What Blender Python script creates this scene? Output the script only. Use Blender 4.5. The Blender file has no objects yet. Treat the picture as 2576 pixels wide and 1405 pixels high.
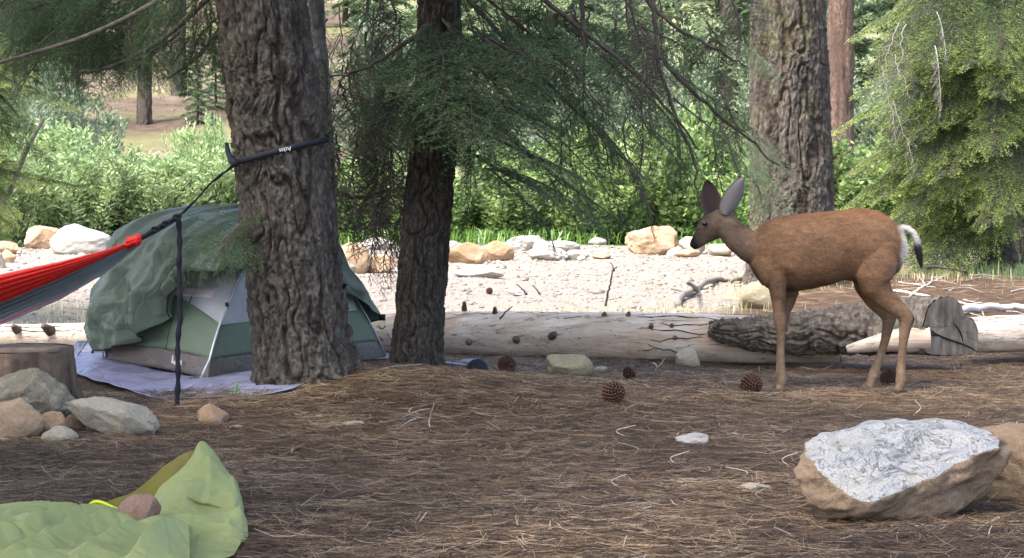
import bpy, bmesh, math, random
import numpy as np
from mathutils import Vector, Matrix, Quaternion

scene = bpy.context.scene
COL = scene.collection
R = math.radians

# ---------------------------------------------------------------- camera
FPX, CX, CY = 5579.0, 1288.0, 702.5      # photograph measured at 2576 px wide
CAM_H, PITCH = 1.23, math.atan((CY - 373.0) / FPX)
cam_d = bpy.data.cameras.new("camera")
cam_d.sensor_width = 36.0
cam_d.lens = 36.0 * FPX / 2576.0
cam_d.clip_start = 0.1
cam_d.clip_end = 2000.0
cam = bpy.data.objects.new("camera", cam_d)
COL.objects.link(cam)
cam.location = (0, 0, CAM_H)
cam.rotation_euler = (math.pi / 2 - PITCH, 0, 0)
scene.camera = cam

# ---------------------------------------------------------------- light
SUN_EL, SUN_AZ = R(58), R(-132)           # azimuth measured from +Y (away from camera) towards +X
world = bpy.data.worlds.new("World")
scene.world = world
world.use_nodes = True
wn = world.node_tree.nodes
bg = wn["Background"]
sky = wn.new("ShaderNodeTexSky")
sky.sky_type = 'NISHITA'
sky.sun_disc = False
sky.sun_elevation = SUN_EL
sky.sun_rotation = SUN_AZ
sky.air_density = 0.75
sky.dust_density = 4.0
world.node_tree.links.new(sky.outputs[0], bg.inputs[0])
bg.inputs[1].default_value = 0.15
sun_d = bpy.data.lights.new("sun", 'SUN')
sun_d.energy = 1.3
sun_d.angle = R(12.0)
sun_d.color = (1.0, 0.95, 0.87)
sun = bpy.data.objects.new("sun", sun_d)
COL.objects.link(sun)
sdir = Vector((math.cos(SUN_EL) * math.sin(SUN_AZ), math.cos(SUN_EL) * math.cos(SUN_AZ), math.sin(SUN_EL)))
sun.location = sdir * 60
sun.rotation_euler = (-sdir).to_track_quat('-Z', 'Y').to_euler()
vs = scene.view_settings
vs.view_transform = 'Standard'
vs.look = 'None'
vs.gamma = 1.0
vs.use_curve_mapping = False
vs.exposure = 2.45
scene.cycles.max_bounces = 6
scene.cycles.diffuse_bounces = 3
scene.cycles.glossy_bounces = 2
scene.cycles.transparent_max_bounces = 12
scene.cycles.use_denoising = True

# ---------------------------------------------------------------- noise (numpy)
def _h(ix, iy, iz, seed):
    with np.errstate(over='ignore'):
        n = (ix.astype(np.int64) * 374761393 + iy.astype(np.int64) * 668265263 + iz.astype(np.int64) * 2147483647 + seed * 144269) & 0xFFFFFFFF
        n = ((n ^ (n >> 13)) * 1274126177) & 0xFFFFFFFF
        n = ((n ^ (n >> 16)) * 2246822519) & 0xFFFFFFFF
        n = n ^ (n >> 15)
    return n.astype(np.float64) / 4294967295.0

def vn(p, seed=0):
    p = np.asarray(p, float)
    f = np.floor(p); t = p - f
    t = t * t * (3 - 2 * t)
    i = f.astype(np.int64)
    r = 0
    for dx in (0, 1):
        for dy in (0, 1):
            for dz in (0, 1):
                w = (t[..., 0] if dx else 1 - t[..., 0]) * (t[..., 1] if dy else 1 - t[..., 1]) * (t[..., 2] if dz else 1 - t[..., 2])
                r = r + w * _h(i[..., 0] + dx, i[..., 1] + dy, i[..., 2] + dz, seed)
    return r * 2 - 1

def fbm(p, octv=4, seed=0, gain=0.5):
    a, r, q = 1.0, 0.0, np.asarray(p, float)
    for o in range(octv):
        r = r + a * vn(q, seed + o * 17)
        q = q * 2.03 + 11.3
        a *= gain
    return r

def voro(p, seed=0):
    p = np.asarray(p, float)
    i = np.floor(p).astype(np.int64)
    f1 = np.full(p.shape[:-1], 9.0); f2 = f1.copy(); cid = f1.copy()
    for dx in (-1, 0, 1):
        for dy in (-1, 0, 1):
            for dz in (-1, 0, 1):
                a, b, c = i[..., 0] + dx, i[..., 1] + dy, i[..., 2] + dz
                q = np.stack([a + _h(a, b, c, seed), b + _h(a, b, c, seed + 1), c + _h(a, b, c, seed + 2)], -1)
                d = np.sqrt(((q - p) ** 2).sum(-1))
                m = d < f1
                f2 = np.where(m, f1, np.minimum(f2, d))
                cid = np.where(m, _h(a, b, c, seed + 3), cid)
                f1 = np.where(m, d, f1)
    return f1, f2, cid

def sstep(a, b, x):
    t = np.clip((x - a) / (b - a), 0, 1)
    return t * t * (3 - 2 * t)

# ---------------------------------------------------------------- ground height and pixel helpers
def gz(x, y):
    x = np.asarray(x, float); y = np.asarray(y, float)
    x, y = np.broadcast_arrays(x, y)
    q = np.stack([x, y, 0 * x], -1)
    z = 0.03 * vn(q * 0.55, 5) + 0.012 * vn(q * 2.3, 6)
    z = z + 0.10 * np.exp(-(((x + 0.75) / 0.75) ** 2 + ((y - 11.15) / 0.75) ** 2))        # root mound
    z = z + 0.09 * np.exp(-(((x + 2.4) / 0.5) ** 2 + ((y - 12.3) / 0.8) ** 2))
    z = z - 0.03 * np.exp(-(((x + 1.7) / 0.7) ** 2 + ((y - 10.6) / 0.6) ** 2))
    far = np.maximum(y - 33, 0)
    z = z + 0.12 * far * sstep(33, 52, y) * (1 + 0.12 * vn(q * 0.04, 9)) + 0.25 * vn(q * 0.12, 10) * sstep(30, 45, y)
    z = z - 0.06 * np.maximum(y - 120, 0) * 0
    return z

def ray(px, py):
    sp, cp = math.sin(PITCH), math.cos(PITCH)
    a, b = (px - CX) / FPX, (CY - py) / FPX
    return Vector((a, cp + b * sp, -sp + b * cp))

def P(px, py, Y):
    d = ray(px, py)
    return Vector((0, 0, CAM_H)) + d * (Y / d.y)

_GY = 3.0 * 1.006 ** np.arange(700)
def G(px, py, dz=0.0):
    """where the line of sight through a picture point meets the ground"""
    d = ray(px, py)
    lo, hi = 3.0, 190.0
    Ys = _GY
    for it in range(3):
        t = Ys / d.y
        below = CAM_H + d.z * t < gz(d.x * t, Ys)
        k = int(np.argmax(below)) if below.any() else len(Ys) - 1
        lo, hi = float(Ys[max(k - 1, 0)]), float(Ys[k])
        Ys = np.linspace(lo, hi, 40)
    q = P(px, py, hi)
    q.z = float(gz(q.x, q.y)) + dz
    return q

# ---------------------------------------------------------------- mesh and object helpers
def mesh_np(name, V, F, col=None, smooth=True, mats=None, fmat=None, attr=None):
    V = np.asarray(V, np.float32); F = np.asarray(F, np.int32)
    me = bpy.data.meshes.new(name)
    k = F.shape[1]
    me.vertices.add(len(V)); me.vertices.foreach_set("co", V.ravel())
    me.loops.add(F.size); me.loops.foreach_set("vertex_index", F.ravel())
    me.polygons.add(len(F))
    me.polygons.foreach_set("loop_start", np.arange(0, F.size, k, dtype=np.int32))
    me.polygons.foreach_set("loop_total", np.full(len(F), k, np.int32))
    if smooth:
        me.polygons.foreach_set("use_smooth", np.ones(len(F), bool))
    for m in (mats or []):
        me.materials.append(m)
    if fmat is not None:
        me.polygons.foreach_set("material_index", np.asarray(fmat, np.int32))
    if col is not None:
        c = np.ones((len(V), 4), np.float32); c[:, :3] = col
        a = me.color_attributes.new("Col", 'FLOAT_COLOR', 'POINT')
        a.data.foreach_set("color", c.ravel())
    for kk, vv in (attr or {}).items():
        a = me.attributes.new(kk, 'FLOAT', 'POINT')
        a.data.foreach_set("value", np.asarray(vv, np.float32))
    me.update(calc_edges=True)
    return me

def wloc(o):
    return Vector(o.location) + (wloc(o.parent) if o.parent else Vector())

def obj(name, me, parent=None, world_coords=True):
    o = bpy.data.objects.new(name, me)
    COL.objects.link(o)
    if parent is not None:
        o.parent = parent
        if world_coords:
            me.transform(Matrix.Translation(-wloc(parent)))
    return o

def tag(o, label, cat, group=None, kind=None):
    if label: o["label"] = label
    if cat: o["category"] = cat
    if group: o["group"] = group
    if kind: o["kind"] = kind
    return o

def thing(name, label, cat, loc, group=None):
    o = bpy.data.objects.new(name, None)
    o.empty_display_size = 0.1
    COL.objects.link(o)
    o.location = loc
    return tag(o, label, cat, group)

def centred(o, base):
    """give a single-mesh thing an origin at its base"""
    o.data.transform(Matrix.Translation(-Vector(base)))
    o.location = base
    return o

class MB:
    """collects vertices / faces (triangles or quads stored as quads with repeats avoided)"""
    def __init__(s):
        s.v = []; s.f = []; s.c = []
    def add(s, V, F, c=None):
        b = len(s.v)
        s.v.extend([tuple(p) for p in V])
        s.f.extend([tuple(i + b for i in f) for f in F])
        if c is not None:
            s.c.extend([tuple(c)] * len(V))
    def tube(s, pts, rad, n=6, c=None, cap=True):
        pts = [Vector(p) for p in pts]
        V, F = [], []
        up = None
        for i, p in enumerate(pts):
            t = (pts[min(i + 1, len(pts) - 1)] - pts[max(i - 1, 0)]).normalized()
            if up is None:
                a = Vector((0, 0, 1)) if abs(t.z) < 0.9 else Vector((1, 0, 0))
                up = (a - t * a.dot(t)).normalized()
            else:
                up = (up - t * up.dot(t)).normalized()
            sd = t.cross(up)
            r = rad[i] if hasattr(rad, '__len__') else rad
            for k in range(n):
                a = 2 * math.pi * k / n
                V.append(p + up * (math.cos(a) * r) + sd * (math.sin(a) * r))
        for i in range(len(pts) - 1):
            for k in range(n):
                k2 = (k + 1) % n
                F.append((i * n + k, i * n + k2, (i + 1) * n + k2, (i + 1) * n + k))
        if cap:
            F.append(tuple(range(n))[::-1])
            F.append(tuple((len(pts) - 1) * n + k for k in range(n)))
        s.add(V, F, c)
    def box(s, c, sz, rot=None, col=None):
        V = []
        for x in (-1, 1):
            for y in (-1, 1):
                for z in (-1, 1):
                    p = Vector((x * sz[0] / 2, y * sz[1] / 2, z * sz[2] / 2))
                    if rot is not None: p = rot @ p
                    V.append(p + Vector(c))
        s.add(V, [(0, 1, 3, 2), (4, 6, 7, 5), (0, 4, 5, 1), (2, 3, 7, 6), (0, 2, 6, 4), (1, 5, 7, 3)], col)
    def ribbon(s, pts, wdir, w, th, c=None):
        """flat strap: centre line pts, wdir list or vector for the width direction"""
        pts = [Vector(p) for p in pts]
        V, F = [], []
        for i, p in enumerate(pts):
            t = (pts[min(i + 1, len(pts) - 1)] - pts[max(i - 1, 0)]).normalized()
            wd = Vector(wdir[i] if isinstance(wdir, list) else wdir)
            wd = (wd - t * wd.dot(t)).normalized()
            nn = t.cross(wd)
            ww = w[i] if hasattr(w, '__len__') else w
            for a, b in ((-1, -1), (1, -1), (1, 1), (-1, 1)):
                V.append(p + wd * (a * ww / 2) + nn * (b * th / 2))
        for i in range(len(pts) - 1):
            for k in range(4):
                k2 = (k + 1) % 4
                F.append((i * 4 + k, i * 4 + k2, (i + 1) * 4 + k2, (i + 1) * 4 + k))
        F.append((3, 2, 1, 0)); e = (len(pts) - 1) * 4
        F.append((e, e + 1, e + 2, e + 3))
        s.add(V, F, c)
    def mesh(s, name, mat=None, smooth=True):
        me = bpy.data.meshes.new(name)
        me.from_pydata(s.v, [], s.f)
        if smooth:
            me.polygons.foreach_set("use_smooth", np.ones(len(s.f), bool))
        if mat: me.materials.append(mat)
        if s.c:
            c = np.ones((len(s.v), 4), np.float32); c[:, :3] = np.array(s.c)
            a = me.color_attributes.new("Col", 'FLOAT_COLOR', 'POINT')
            a.data.foreach_set("color", c.ravel())
        me.update()
        return me

def spline(pts, n):
    """Catmull-Rom through points"""
    pts = [Vector(p) for p in pts]
    out = []
    m = len(pts) - 1
    for i in range(n + 1):
        t = i / n * m
        k = min(int(t), m - 1); u = t - k
        p0 = pts[max(k - 1, 0)]; p1 = pts[k]; p2 = pts[k + 1]; p3 = pts[min(k + 2, m)]
        out.append(0.5 * ((2 * p1) + (p2 - p0) * u + (2 * p0 - 5 * p1 + 4 * p2 - p3) * u * u + (3 * p1 - p0 - 3 * p2 + p3) * u ** 3))
    return out

# ---------------------------------------------------------------- materials
class NT:
    def __init__(s, name):
        s.m = bpy.data.materials.new(name); s.m.use_nodes = True
        s.t = s.m.node_tree; s.n = s.t.nodes
        s.n.clear()
        s.out = s.n.new("ShaderNodeOutputMaterial")
    def new(s, t, **kw):
        n = s.n.new(t)
        for k, v in kw.items():
            setattr(n, k, v)
        return n
    def l(s, a, b):
        s.t.links.new(a, b)
    def coord(s, scale=(1, 1, 1), which='Object'):
        tc = s.new("ShaderNodeTexCoord"); mp = s.new("ShaderNodeMapping")
        mp.inputs['Scale'].default_value = scale
        s.l(tc.outputs[which], mp.inputs[0])
        return mp.outputs[0]
    def noise(s, vec, scale, detail=4, rough=0.55, dist=0.0):
        n = s.new("ShaderNodeTexNoise")
        n.inputs['Scale'].default_value = scale; n.inputs['Detail'].default_value = detail
        n.inputs['Roughness'].default_value = rough; n.inputs['Distortion'].default_value = dist
        s.l(vec, n.inputs['Vector'])
        return n.outputs['Fac']
    def voronoi(s, vec, scale, feature='F1', out='Distance'):
        n = s.new("ShaderNodeTexVoronoi"); n.feature = feature
        n.inputs['Scale'].default_value = scale
        s.l(vec, n.inputs['Vector'])
        return n.outputs[out]
    def ramp(s, fac, stops):
        r = s.new("ShaderNodeValToRGB"); e = r.color_ramp.elements
        while len(e) < len(stops): e.new(0.5)
        for i, (p, c) in enumerate(stops):
            e[i].position = p
            e[i].color = (c, c, c, 1) if not hasattr(c, '__len__') else (c[0], c[1], c[2], 1)
        s.l(fac, r.inputs[0])
        return r.outputs[0]
    def mix(s, fac, a, b, mode='MIX'):
        m = s.new("ShaderNodeMix"); m.data_type = 'RGBA'; m.blend_type = mode
        for sock, v in ((m.inputs[0], fac), (m.inputs[6], a), (m.inputs[7], b)):
            if isinstance(v, (int, float)): sock.default_value = v
            elif isinstance(v, tuple): sock.default_value = (v[0], v[1], v[2], 1)
            else: s.l(v, sock)
        return m.outputs[2]
    def math(s, op, a, b=0.0):
        m = s.new("ShaderNodeMath"); m.operation = op
        for sock, v in ((m.inputs[0], a), (m.inputs[1], b)):
            if isinstance(v, (int, float)): sock.default_value = v
            else: s.l(v, sock)
        return m.outputs[0]
    def attr(s, name, fac=False):
        a = s.new("ShaderNodeAttribute"); a.attribute_name = name
        return a.outputs['Fac' if fac else 'Color']
    def bump(s, h, strength=0.5, dist=0.01):
        b = s.new("ShaderNodeBump"); b.inputs['Strength'].default_value = strength
        b.inputs['Distance'].default_value = dist
        s.l(h, b.inputs['Height'])
        return b.outputs[0]
    def principled(s, col, rough=0.8, normal=None, spec=0.3, **kw):
        b = s.new("ShaderNodeBsdfPrincipled")
        if isinstance(col, tuple): b.inputs['Base Color'].default_value = (*col[:3], 1)
        else: s.l(col, b.inputs['Base Color'])
        if isinstance(rough, (int, float)): b.inputs['Roughness'].default_value = rough
        else: s.l(rough, b.inputs['Roughness'])
        b.inputs['Specular IOR Level'].default_value = spec
        for k, v in kw.items(): b.inputs[k].default_value = v
        if normal is not None: s.l(normal, b.inputs['Normal'])
        s.l(b.outputs[0], s.out.inputs[0])
        return b

def m_plain(name, col, rough=0.7, var=0.25, scale=20, bump=0.2, dist=0.004, stretch=(1, 1, 1), spec=0.3, metal=0.0):
    t = NT(name); c = t.coord(stretch)
    n = t.noise(c, scale, 5)
    lo = tuple(x * (1 - var) for x in col); hi = tuple(min(x * (1 + var), 0.95) for x in col)
    t.principled(t.ramp(n, [(0.3, lo), (0.7, hi)]), rough, t.bump(n, bump, dist), spec, Metallic=metal)
    return t.m

def m_leaf(name, tint=(1, 1, 1), trans=0.35, rough=0.6, objvar=0.25):
    """foliage: per-leaf colour attribute times a per-plant variation, some light passes through"""
    t = NT(name)
    oi = t.new("ShaderNodeObjectInfo")
    k = t.ramp(oi.outputs['Random'], [(0.0, 1 - objvar), (1.0, 1 + objvar)])
    c = t.mix(1.0, t.attr("Col"), k, 'MULTIPLY')
    c = t.mix(1.0, c, tint, 'MULTIPLY')
    d = t.new("ShaderNodeBsdfDiffuse"); tr = t.new("ShaderNodeBsdfTranslucent"); gl = t.new("ShaderNodeBsdfGlossy")
    gl.inputs['Roughness'].default_value = 0.45
    gl.inputs['Color'].default_value = (0.6, 0.6, 0.6, 1)
    t.l(c, d.inputs[0]); t.l(c, tr.inputs[0])
    m1 = t.new("ShaderNodeMixShader"); m1.inputs[0].default_value = trans
    t.l(d.outputs[0], m1.inputs[1]); t.l(tr.outputs[0], m1.inputs[2])
    m2 = t.new("ShaderNodeMixShader"); m2.inputs[0].default_value = 0.05
    t.l(m1.outputs[0], m2.inputs[1]); t.l(gl.outputs[0], m2.inputs[2])
    t.l(m2.outputs[0], t.out.inputs[0])
    return t.m

def m_col(name, rough=0.8, spec=0.25, bumpscale=0, bs=0.3, bd=0.003):
    """plain surface coloured by its own colour attribute"""
    t = NT(name)
    nrm = None
    if bumpscale:
        nrm = t.bump(t.noise(t.coord(), bumpscale, 5), bs, bd)
    t.principled(t.attr("Col"), rough, nrm, spec)
    return t.m

def m_rock(name, base, alt, speck=0.0, dark=(0.05, 0.05, 0.05), scale=6, white=(0.33, 0.33, 0.325), lich=0.0):
    """weathered stone; attribute 'fresh' shows the broken white granite"""
    t = NT(name); c = t.coord()
    n1 = t.noise(c, scale, 6, 0.6); n2 = t.noise(c, scale * 9, 5, 0.7); n3 = t.noise(c, scale * 28, 3, 0.6)
    col = t.mix(t.ramp(n1, [(0.35, 0.0), (0.65, 1.0)]), base, alt)
    col = t.mix(t.ramp(n2, [(0.35, 0.55), (0.7, 0.0)]), col, tuple(x * 0.62 for x in base))
    if speck > 0:
        col = t.mix(t.ramp(n3, [(0.30, speck), (0.46, 0.0)]), col, dark)
    if lich > 0:
        col = t.mix(t.ramp(t.noise(c, scale * 2.3, 7, 0.7), [(0.52, 0.0), (0.62, lich)]), col, (0.42, 0.45, 0.38))
    gr = t.mix(t.ramp(n3, [(0.36, 0.75), (0.47, 0.0)]), white, (0.11, 0.11, 0.115))
    gr = t.mix(t.ramp(t.noise(c, scale * 3.2, 5, 0.65, 0.6), [(0.50, 0.0), (0.64, 0.65)]), gr, (0.20, 0.21, 0.22))
    gr = t.mix(t.ramp(n2, [(0.36, 0.45), (0.55, 0.0)]), gr, (0.26, 0.28, 0.31))
    gr = t.mix(t.ramp(n1, [(0.45, 0.0), (0.7, 0.35)]), gr, (0.50, 0.45, 0.34))
    crk = t.ramp(t.noise(c, scale * 1.5, 6, 0.6, 1.2), [(0.488, 0.0), (0.5, 0.45), (0.512, 0.0)])
    gr = t.mix(crk, gr, (0.07, 0.07, 0.075))
    gr = t.mix(t.ramp(t.noise(c, scale * 1.1, 5, 0.7), [(0.56, 0.0), (0.7, 0.55)]), gr, (0.24, 0.20, 0.14))
    fr = t.math('ADD', t.attr('fresh', True), t.math('MULTIPLY', t.math('SUBTRACT', n2, 0.5), 1.5))
    col = t.mix(t.ramp(fr, [(0.42, 0.0), (0.56, 1.0)]), col, gr)
    h = t.math('ADD', t.math('MULTIPLY', n2, 0.9), t.math('MULTIPLY', n3, 0.4))
    h = t.math('SUBTRACT', h, t.math('MULTIPLY', t.math('MULTIPLY', crk, t.attr('fresh', True)), 0.8))
    t.principled(col, 0.88, t.bump(h, 0.9, 0.014), 0.15)
    return t.m

M = {}
M['tan'] = m_rock('rock_tan', (0.42, 0.29, 0.18), (0.50, 0.37, 0.25), 0.25, (0.15, 0.10, 0.07))
M['orange'] = m_rock('rock_orange', (0.40, 0.25, 0.14), (0.46, 0.33, 0.22), 0.3, (0.16, 0.10, 0.06))
M['grey'] = m_rock('rock_grey', (0.235, 0.205, 0.15), (0.31, 0.27, 0.195), 0.55, (0.07, 0.065, 0.05), lich=0.35)
M['palegrey'] = m_rock('rock_palegrey', (0.40, 0.365, 0.295), (0.42, 0.36, 0.26), 0.45, (0.12, 0.11, 0.10))
M['greentan'] = m_rock('rock_greentan', (0.33, 0.30, 0.20), (0.38, 0.33, 0.22), 0.3, (0.12, 0.10, 0.07))
M['rind'] = m_rock('rock_rind', (0.20, 0.140, 0.092), (0.31, 0.232, 0.16), 0.45, (0.10, 0.07, 0.05), scale=5)
M['white'] = m_rock('rock_white', (0.42, 0.405, 0.375), (0.46, 0.42, 0.36), 0.6, (0.13, 0.13, 0.13))
M['pink'] = m_rock('rock_pink', (0.33, 0.205, 0.15), (0.37, 0.25, 0.19), 0.25, (0.15, 0.10, 0.08))
M['brownrock'] = m_rock('rock_brown', (0.17, 0.12, 0.09), (0.24, 0.17, 0.12), 0.3, (0.06, 0.05, 0.04))
M['strap'] = m_plain('strap_webbing', (0.012, 0.014, 0.022), 0.75, 0.4, 300, 0.3, 0.001)
M['metal'] = m_plain('pole_aluminium', (0.62, 0.66, 0.70), 0.35, 0.1, 40, 0.05, 0.001, metal=0.7)
M['black'] = m_plain('black_plastic', (0.012, 0.012, 0.014), 0.45, 0.3, 60, 0.1, 0.001)
M['twig'] = m_col('twig_bark', 0.85, 0.2, 60, 0.4, 0.002)
M['litter'] = m_col('needle_litter', 0.6, 0.35)
M['bark_twig'] = m_plain('branch_bark', (0.085, 0.068, 0.055), 0.9, 0.45, 30, 0.5, 0.003)
M['dead_twig'] = m_plain('dead_branch_bark', (0.13, 0.112, 0.095), 0.9, 0.5, 30, 0.4, 0.003)
M['pale_twig'] = m_plain('bleached_branch', (0.42, 0.39, 0.34), 0.85, 0.3, 30, 0.3, 0.003)
M['needle'] = m_leaf('fir_needles', (2.1, 2.2, 1.95), 0.42, 0.6, 0.3)
M['needle_bright'] = m_leaf('fir_needles_new_growth', (1.7, 1.75, 1.7), 0.5, 0.6, 0.2)
M['leaf'] = m_leaf('willow_leaves', (1.6, 1.6, 1.75), 0.45, 0.6, 0.22)
M['far'] = m_leaf('far_conifer_needles', (1.9, 1.9, 2.0), 0.40, 0.6, 0.3)
# ================================================================ GROUND
def duff_edge(x, y):
    return 13.8 + 6.8 * sstep(0.7, 2.6, x - (y - 14) * 0.06) + 0.25 * np.sin(x * 1.7)

def ground_masks(x, y):
    q = np.stack([x, y, 0 * x], -1)
    n = fbm(q * 0.9, 4, 31)
    e = duff_edge(x, y)
    yy = y + 0.55 * n
    duff = 1 - sstep(e - 0.3, e + 1.1, yy)
    green = sstep(26.5, 28.5, y + 1.2 * vn(q * 0.5, 33))
    hill = sstep(38, 44, y + 3 * vn(q * 0.1, 35))
    grass = np.exp(-((yy - e - 0.9) / 1.3) ** 2) * np.clip(0.55 + 0.9 * vn(q * 1.3, 36), 0, 1)
    return duff, grass, green, hill

def m_ground():
    t = NT('forest_floor')
    c = t.coord((1, 1, 1))
    cs = t.coord((1, 2.5, 1))
    n1 = t.noise(c, 1.3, 5); n2 = t.noise(cs, 22, 7, 0.7, 0.6); n3 = t.noise(c, 70, 4, 0.7)
    duff = t.ramp(n2, [(0.28, (0.022, 0.014, 0.008)), (0.5, (0.068, 0.043, 0.026)), (0.75, (0.14, 0.095, 0.060))])
    duff = t.mix(t.ramp(n1, [(0.4, 0.0), (0.65, 0.55)]), duff, (0.115, 0.070, 0.045))
    v = t.voronoi(c, 26, 'F1', 'Color'); vd = t.voronoi(c, 26, 'F1', 'Distance')
    v2 = t.voronoi(c, 70, 'F1', 'Color')
    sep = t.new("ShaderNodeSeparateColor"); t.l(v, sep.inputs[0])
    sep2 = t.new("ShaderNodeSeparateColor"); t.l(v2, sep2.inputs[0])
    grav = t.ramp(t.math('MULTIPLY', t.math('ADD', sep.outputs[0], sep2.outputs[0]), 0.5),
                  [(0.1, (0.18, 0.15, 0.13)), (0.35, (0.235, 0.20, 0.178)), (0.6, (0.235, 0.208, 0.172)), (0.9, (0.27, 0.242, 0.205))])
    grav = t.mix(t.ramp(t.noise(c, 0.8, 6, 0.6), [(0.45, 0.0), (0.75, 0.6)]), grav, (0.26, 0.215, 0.17))
    straw = t.ramp(n2, [(0.3, (0.14, 0.13, 0.05)), (0.55, (0.36, 0.31, 0.15)), (0.8, (0.52, 0.46, 0.28))])
    green = t.ramp(t.noise(c, 5, 6, 0.7), [(0.3, (0.03, 0.045, 0.015)), (0.7, (0.09, 0.13, 0.035))])
    hb = t.ramp(t.noise(c, 3, 6, 0.7), [(0.3, (0.055, 0.038, 0.028)), (0.7, (0.13, 0.095, 0.070))])
    hb = t.mix(t.ramp(t.noise(c, 0.11, 5, 0.6), [(0.50, 0.0), (0.62, 0.9)]), hb, (0.23, 0.20, 0.14))
    hb = t.mix(t.ramp(t.noise(c, 0.17, 4, 0.6, 0.4), [(0.48, 0.0), (0.6, 0.7)]), hb, (0.16, 0.17, 0.07))
    hb2 = t.ramp(t.noise(c, 0.9, 7, 0.7), [(0.3, (0.10, 0.125, 0.055)), (0.55, (0.19, 0.21, 0.11)), (0.72, (0.36, 0.34, 0.27))])
    hb = t.mix(t.attr('meadow', True), hb, hb2)
    col = t.mix(t.attr('grass', True), grav, straw)
    col = t.mix(t.attr('green', True), col, green)
    col = t.mix(t.attr('hill', True), col, hb)
    col = t.mix(t.attr('duff', True), col, duff)
    h = t.math('ADD', t.math('MULTIPLY', n2, 0.8), t.math('MULTIPLY', n3, 0.5))
    h = t.math('ADD', h, t.math('MULTIPLY', vd, -0.6))
    t.principled(col, 0.92, t.bump(h, 0.8, 0.015), 0.15)
    return t.m

xs = np.concatenate([-np.geomspace(400, 4.05, 60), np.linspace(-4, 4, 260), np.geomspace(4.05, 400, 60)])
ys = np.concatenate([np.linspace(-30, 4.5, 16), np.linspace(4.7, 16, 320), np.linspace(16.1, 34, 170), np.geomspace(34.3, 700, 120)])
gx, gy = np.meshgrid(xs, ys)
g_z = gz(gx, gy)
d_, gr_, gn_, hl_ = ground_masks(gx, gy)
q_ = np.stack([gx, gy, 0 * gx], -1)
near = (gy > 4) & (gy < 34) & (np.abs(gx) < 5)
g_z = g_z + np.where(near, 0.008 * fbm(q_ * 7, 4, 41) * d_ + 0.010 * fbm(q_ * 9, 3, 42) * (1 - d_), 0)
nx, ny = len(xs), len(ys)
idx = np.arange(nx * ny).reshape(ny, nx)
F = np.stack([idx[:-1, :-1], idx[:-1, 1:], idx[1:, 1:], idx[1:, :-1]], -1).reshape(-1, 4)
me = mesh_np('ground', np.stack([gx, gy, g_z], -1).reshape(-1, 3), F, mats=[m_ground()],
             attr={'duff': d_.ravel(), 'grass': gr_.ravel(), 'green': gn_.ravel(), 'hill': hl_.ravel(), 'meadow': sstep(-3.6, -1.5, gx * 45 / np.maximum(gy, 20)).ravel()})
ground = obj('ground', me)
tag(ground, 'brown needle covered forest floor running out to a pale gravel bar and a wooded slope', 'ground', kind='structure')

def frustum_pts(n, y0, y1, rs, pw=1.0, marg=0.35):
    """random ground positions inside the view wedge, nearly even per square metre"""
    y = np.sqrt(rs.uniform(y0 ** 2, y1 ** 2, n))
    x = rs.uniform(-1, 1, n) * (y * 0.235 + marg)
    return x, y

def strips(name, x, y, z, heading, length, width, lift, curl, cols, rs, mat, kind_label, cat, segs=3):
    """thin curved strips lying on the ground"""
    n = len(x)
    k = segs + 1
    t = np.linspace(0, 1, k)[None, :]
    ang = heading[:, None] + curl[:, None] * (t - 0.5)
    dx = np.cumsum(np.cos(ang) * (length / segs)[:, None], 1); dy = np.cumsum(np.sin(ang) * (length / segs)[:, None], 1)
    cx = x[:, None] + dx - dx.mean(1, keepdims=True); cy = y[:, None] + dy - dy.mean(1, keepdims=True)
    tilt = rs.normal(0, 1, n)[:, None] * lift[:, None]
    cz = gz(cx, cy) + z[:, None] + np.abs(tilt * (t - 0.5) * 1.6) + 0.004
    w = width[:, None] * (1 - 0.6 * np.abs(t - 0.4))
    sx, sy = -np.sin(ang) * w / 2, np.cos(ang) * w / 2
    up = w * 0.35
    V = np.stack([np.stack([cx - sx, cy - sy, cz], -1), np.stack([cx, cy, cz + up], -1), np.stack([cx + sx, cy + sy, cz], -1)], 2)   # n,k,3,3
    V = V.reshape(-1, 3)
    b = (np.arange(n) * k * 3)[:, None, None]
    s = (np.arange(segs) * 3)[None, :, None]
    qa = np.array([[0, 1, 4, 3]]); qb = np.array([[1, 2, 5, 4]])
    F = np.concatenate([b + s + qa[None], b + s + qb[None]], 1).reshape(-1, 4)
    C = np.repeat(cols, k * 3, 0)
    o = obj(name, mesh_np(name, V, F, C, True, [mat]))
    return tag(o, kind_label, cat, kind='stuff')

rs = np.random.RandomState(4)
def duff_ok(x, y, thr=0.35):
    d, _, _, _ = ground_masks(x, y)
    return d > thr
def on_tarp(x, y):
    # the groundsheet and the green cloth stay free of litter
    c_ = (x < -0.79 - (y - 6.7) * 0.12) & (y < 7.38)
    a = (np.abs((x + 1.45) * 0.87 - (y - 12.0) * 0.35) < 0.9) & (y > 11.0) & (y < 13.6) & (x < -0.95)
    return a | c_

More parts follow.
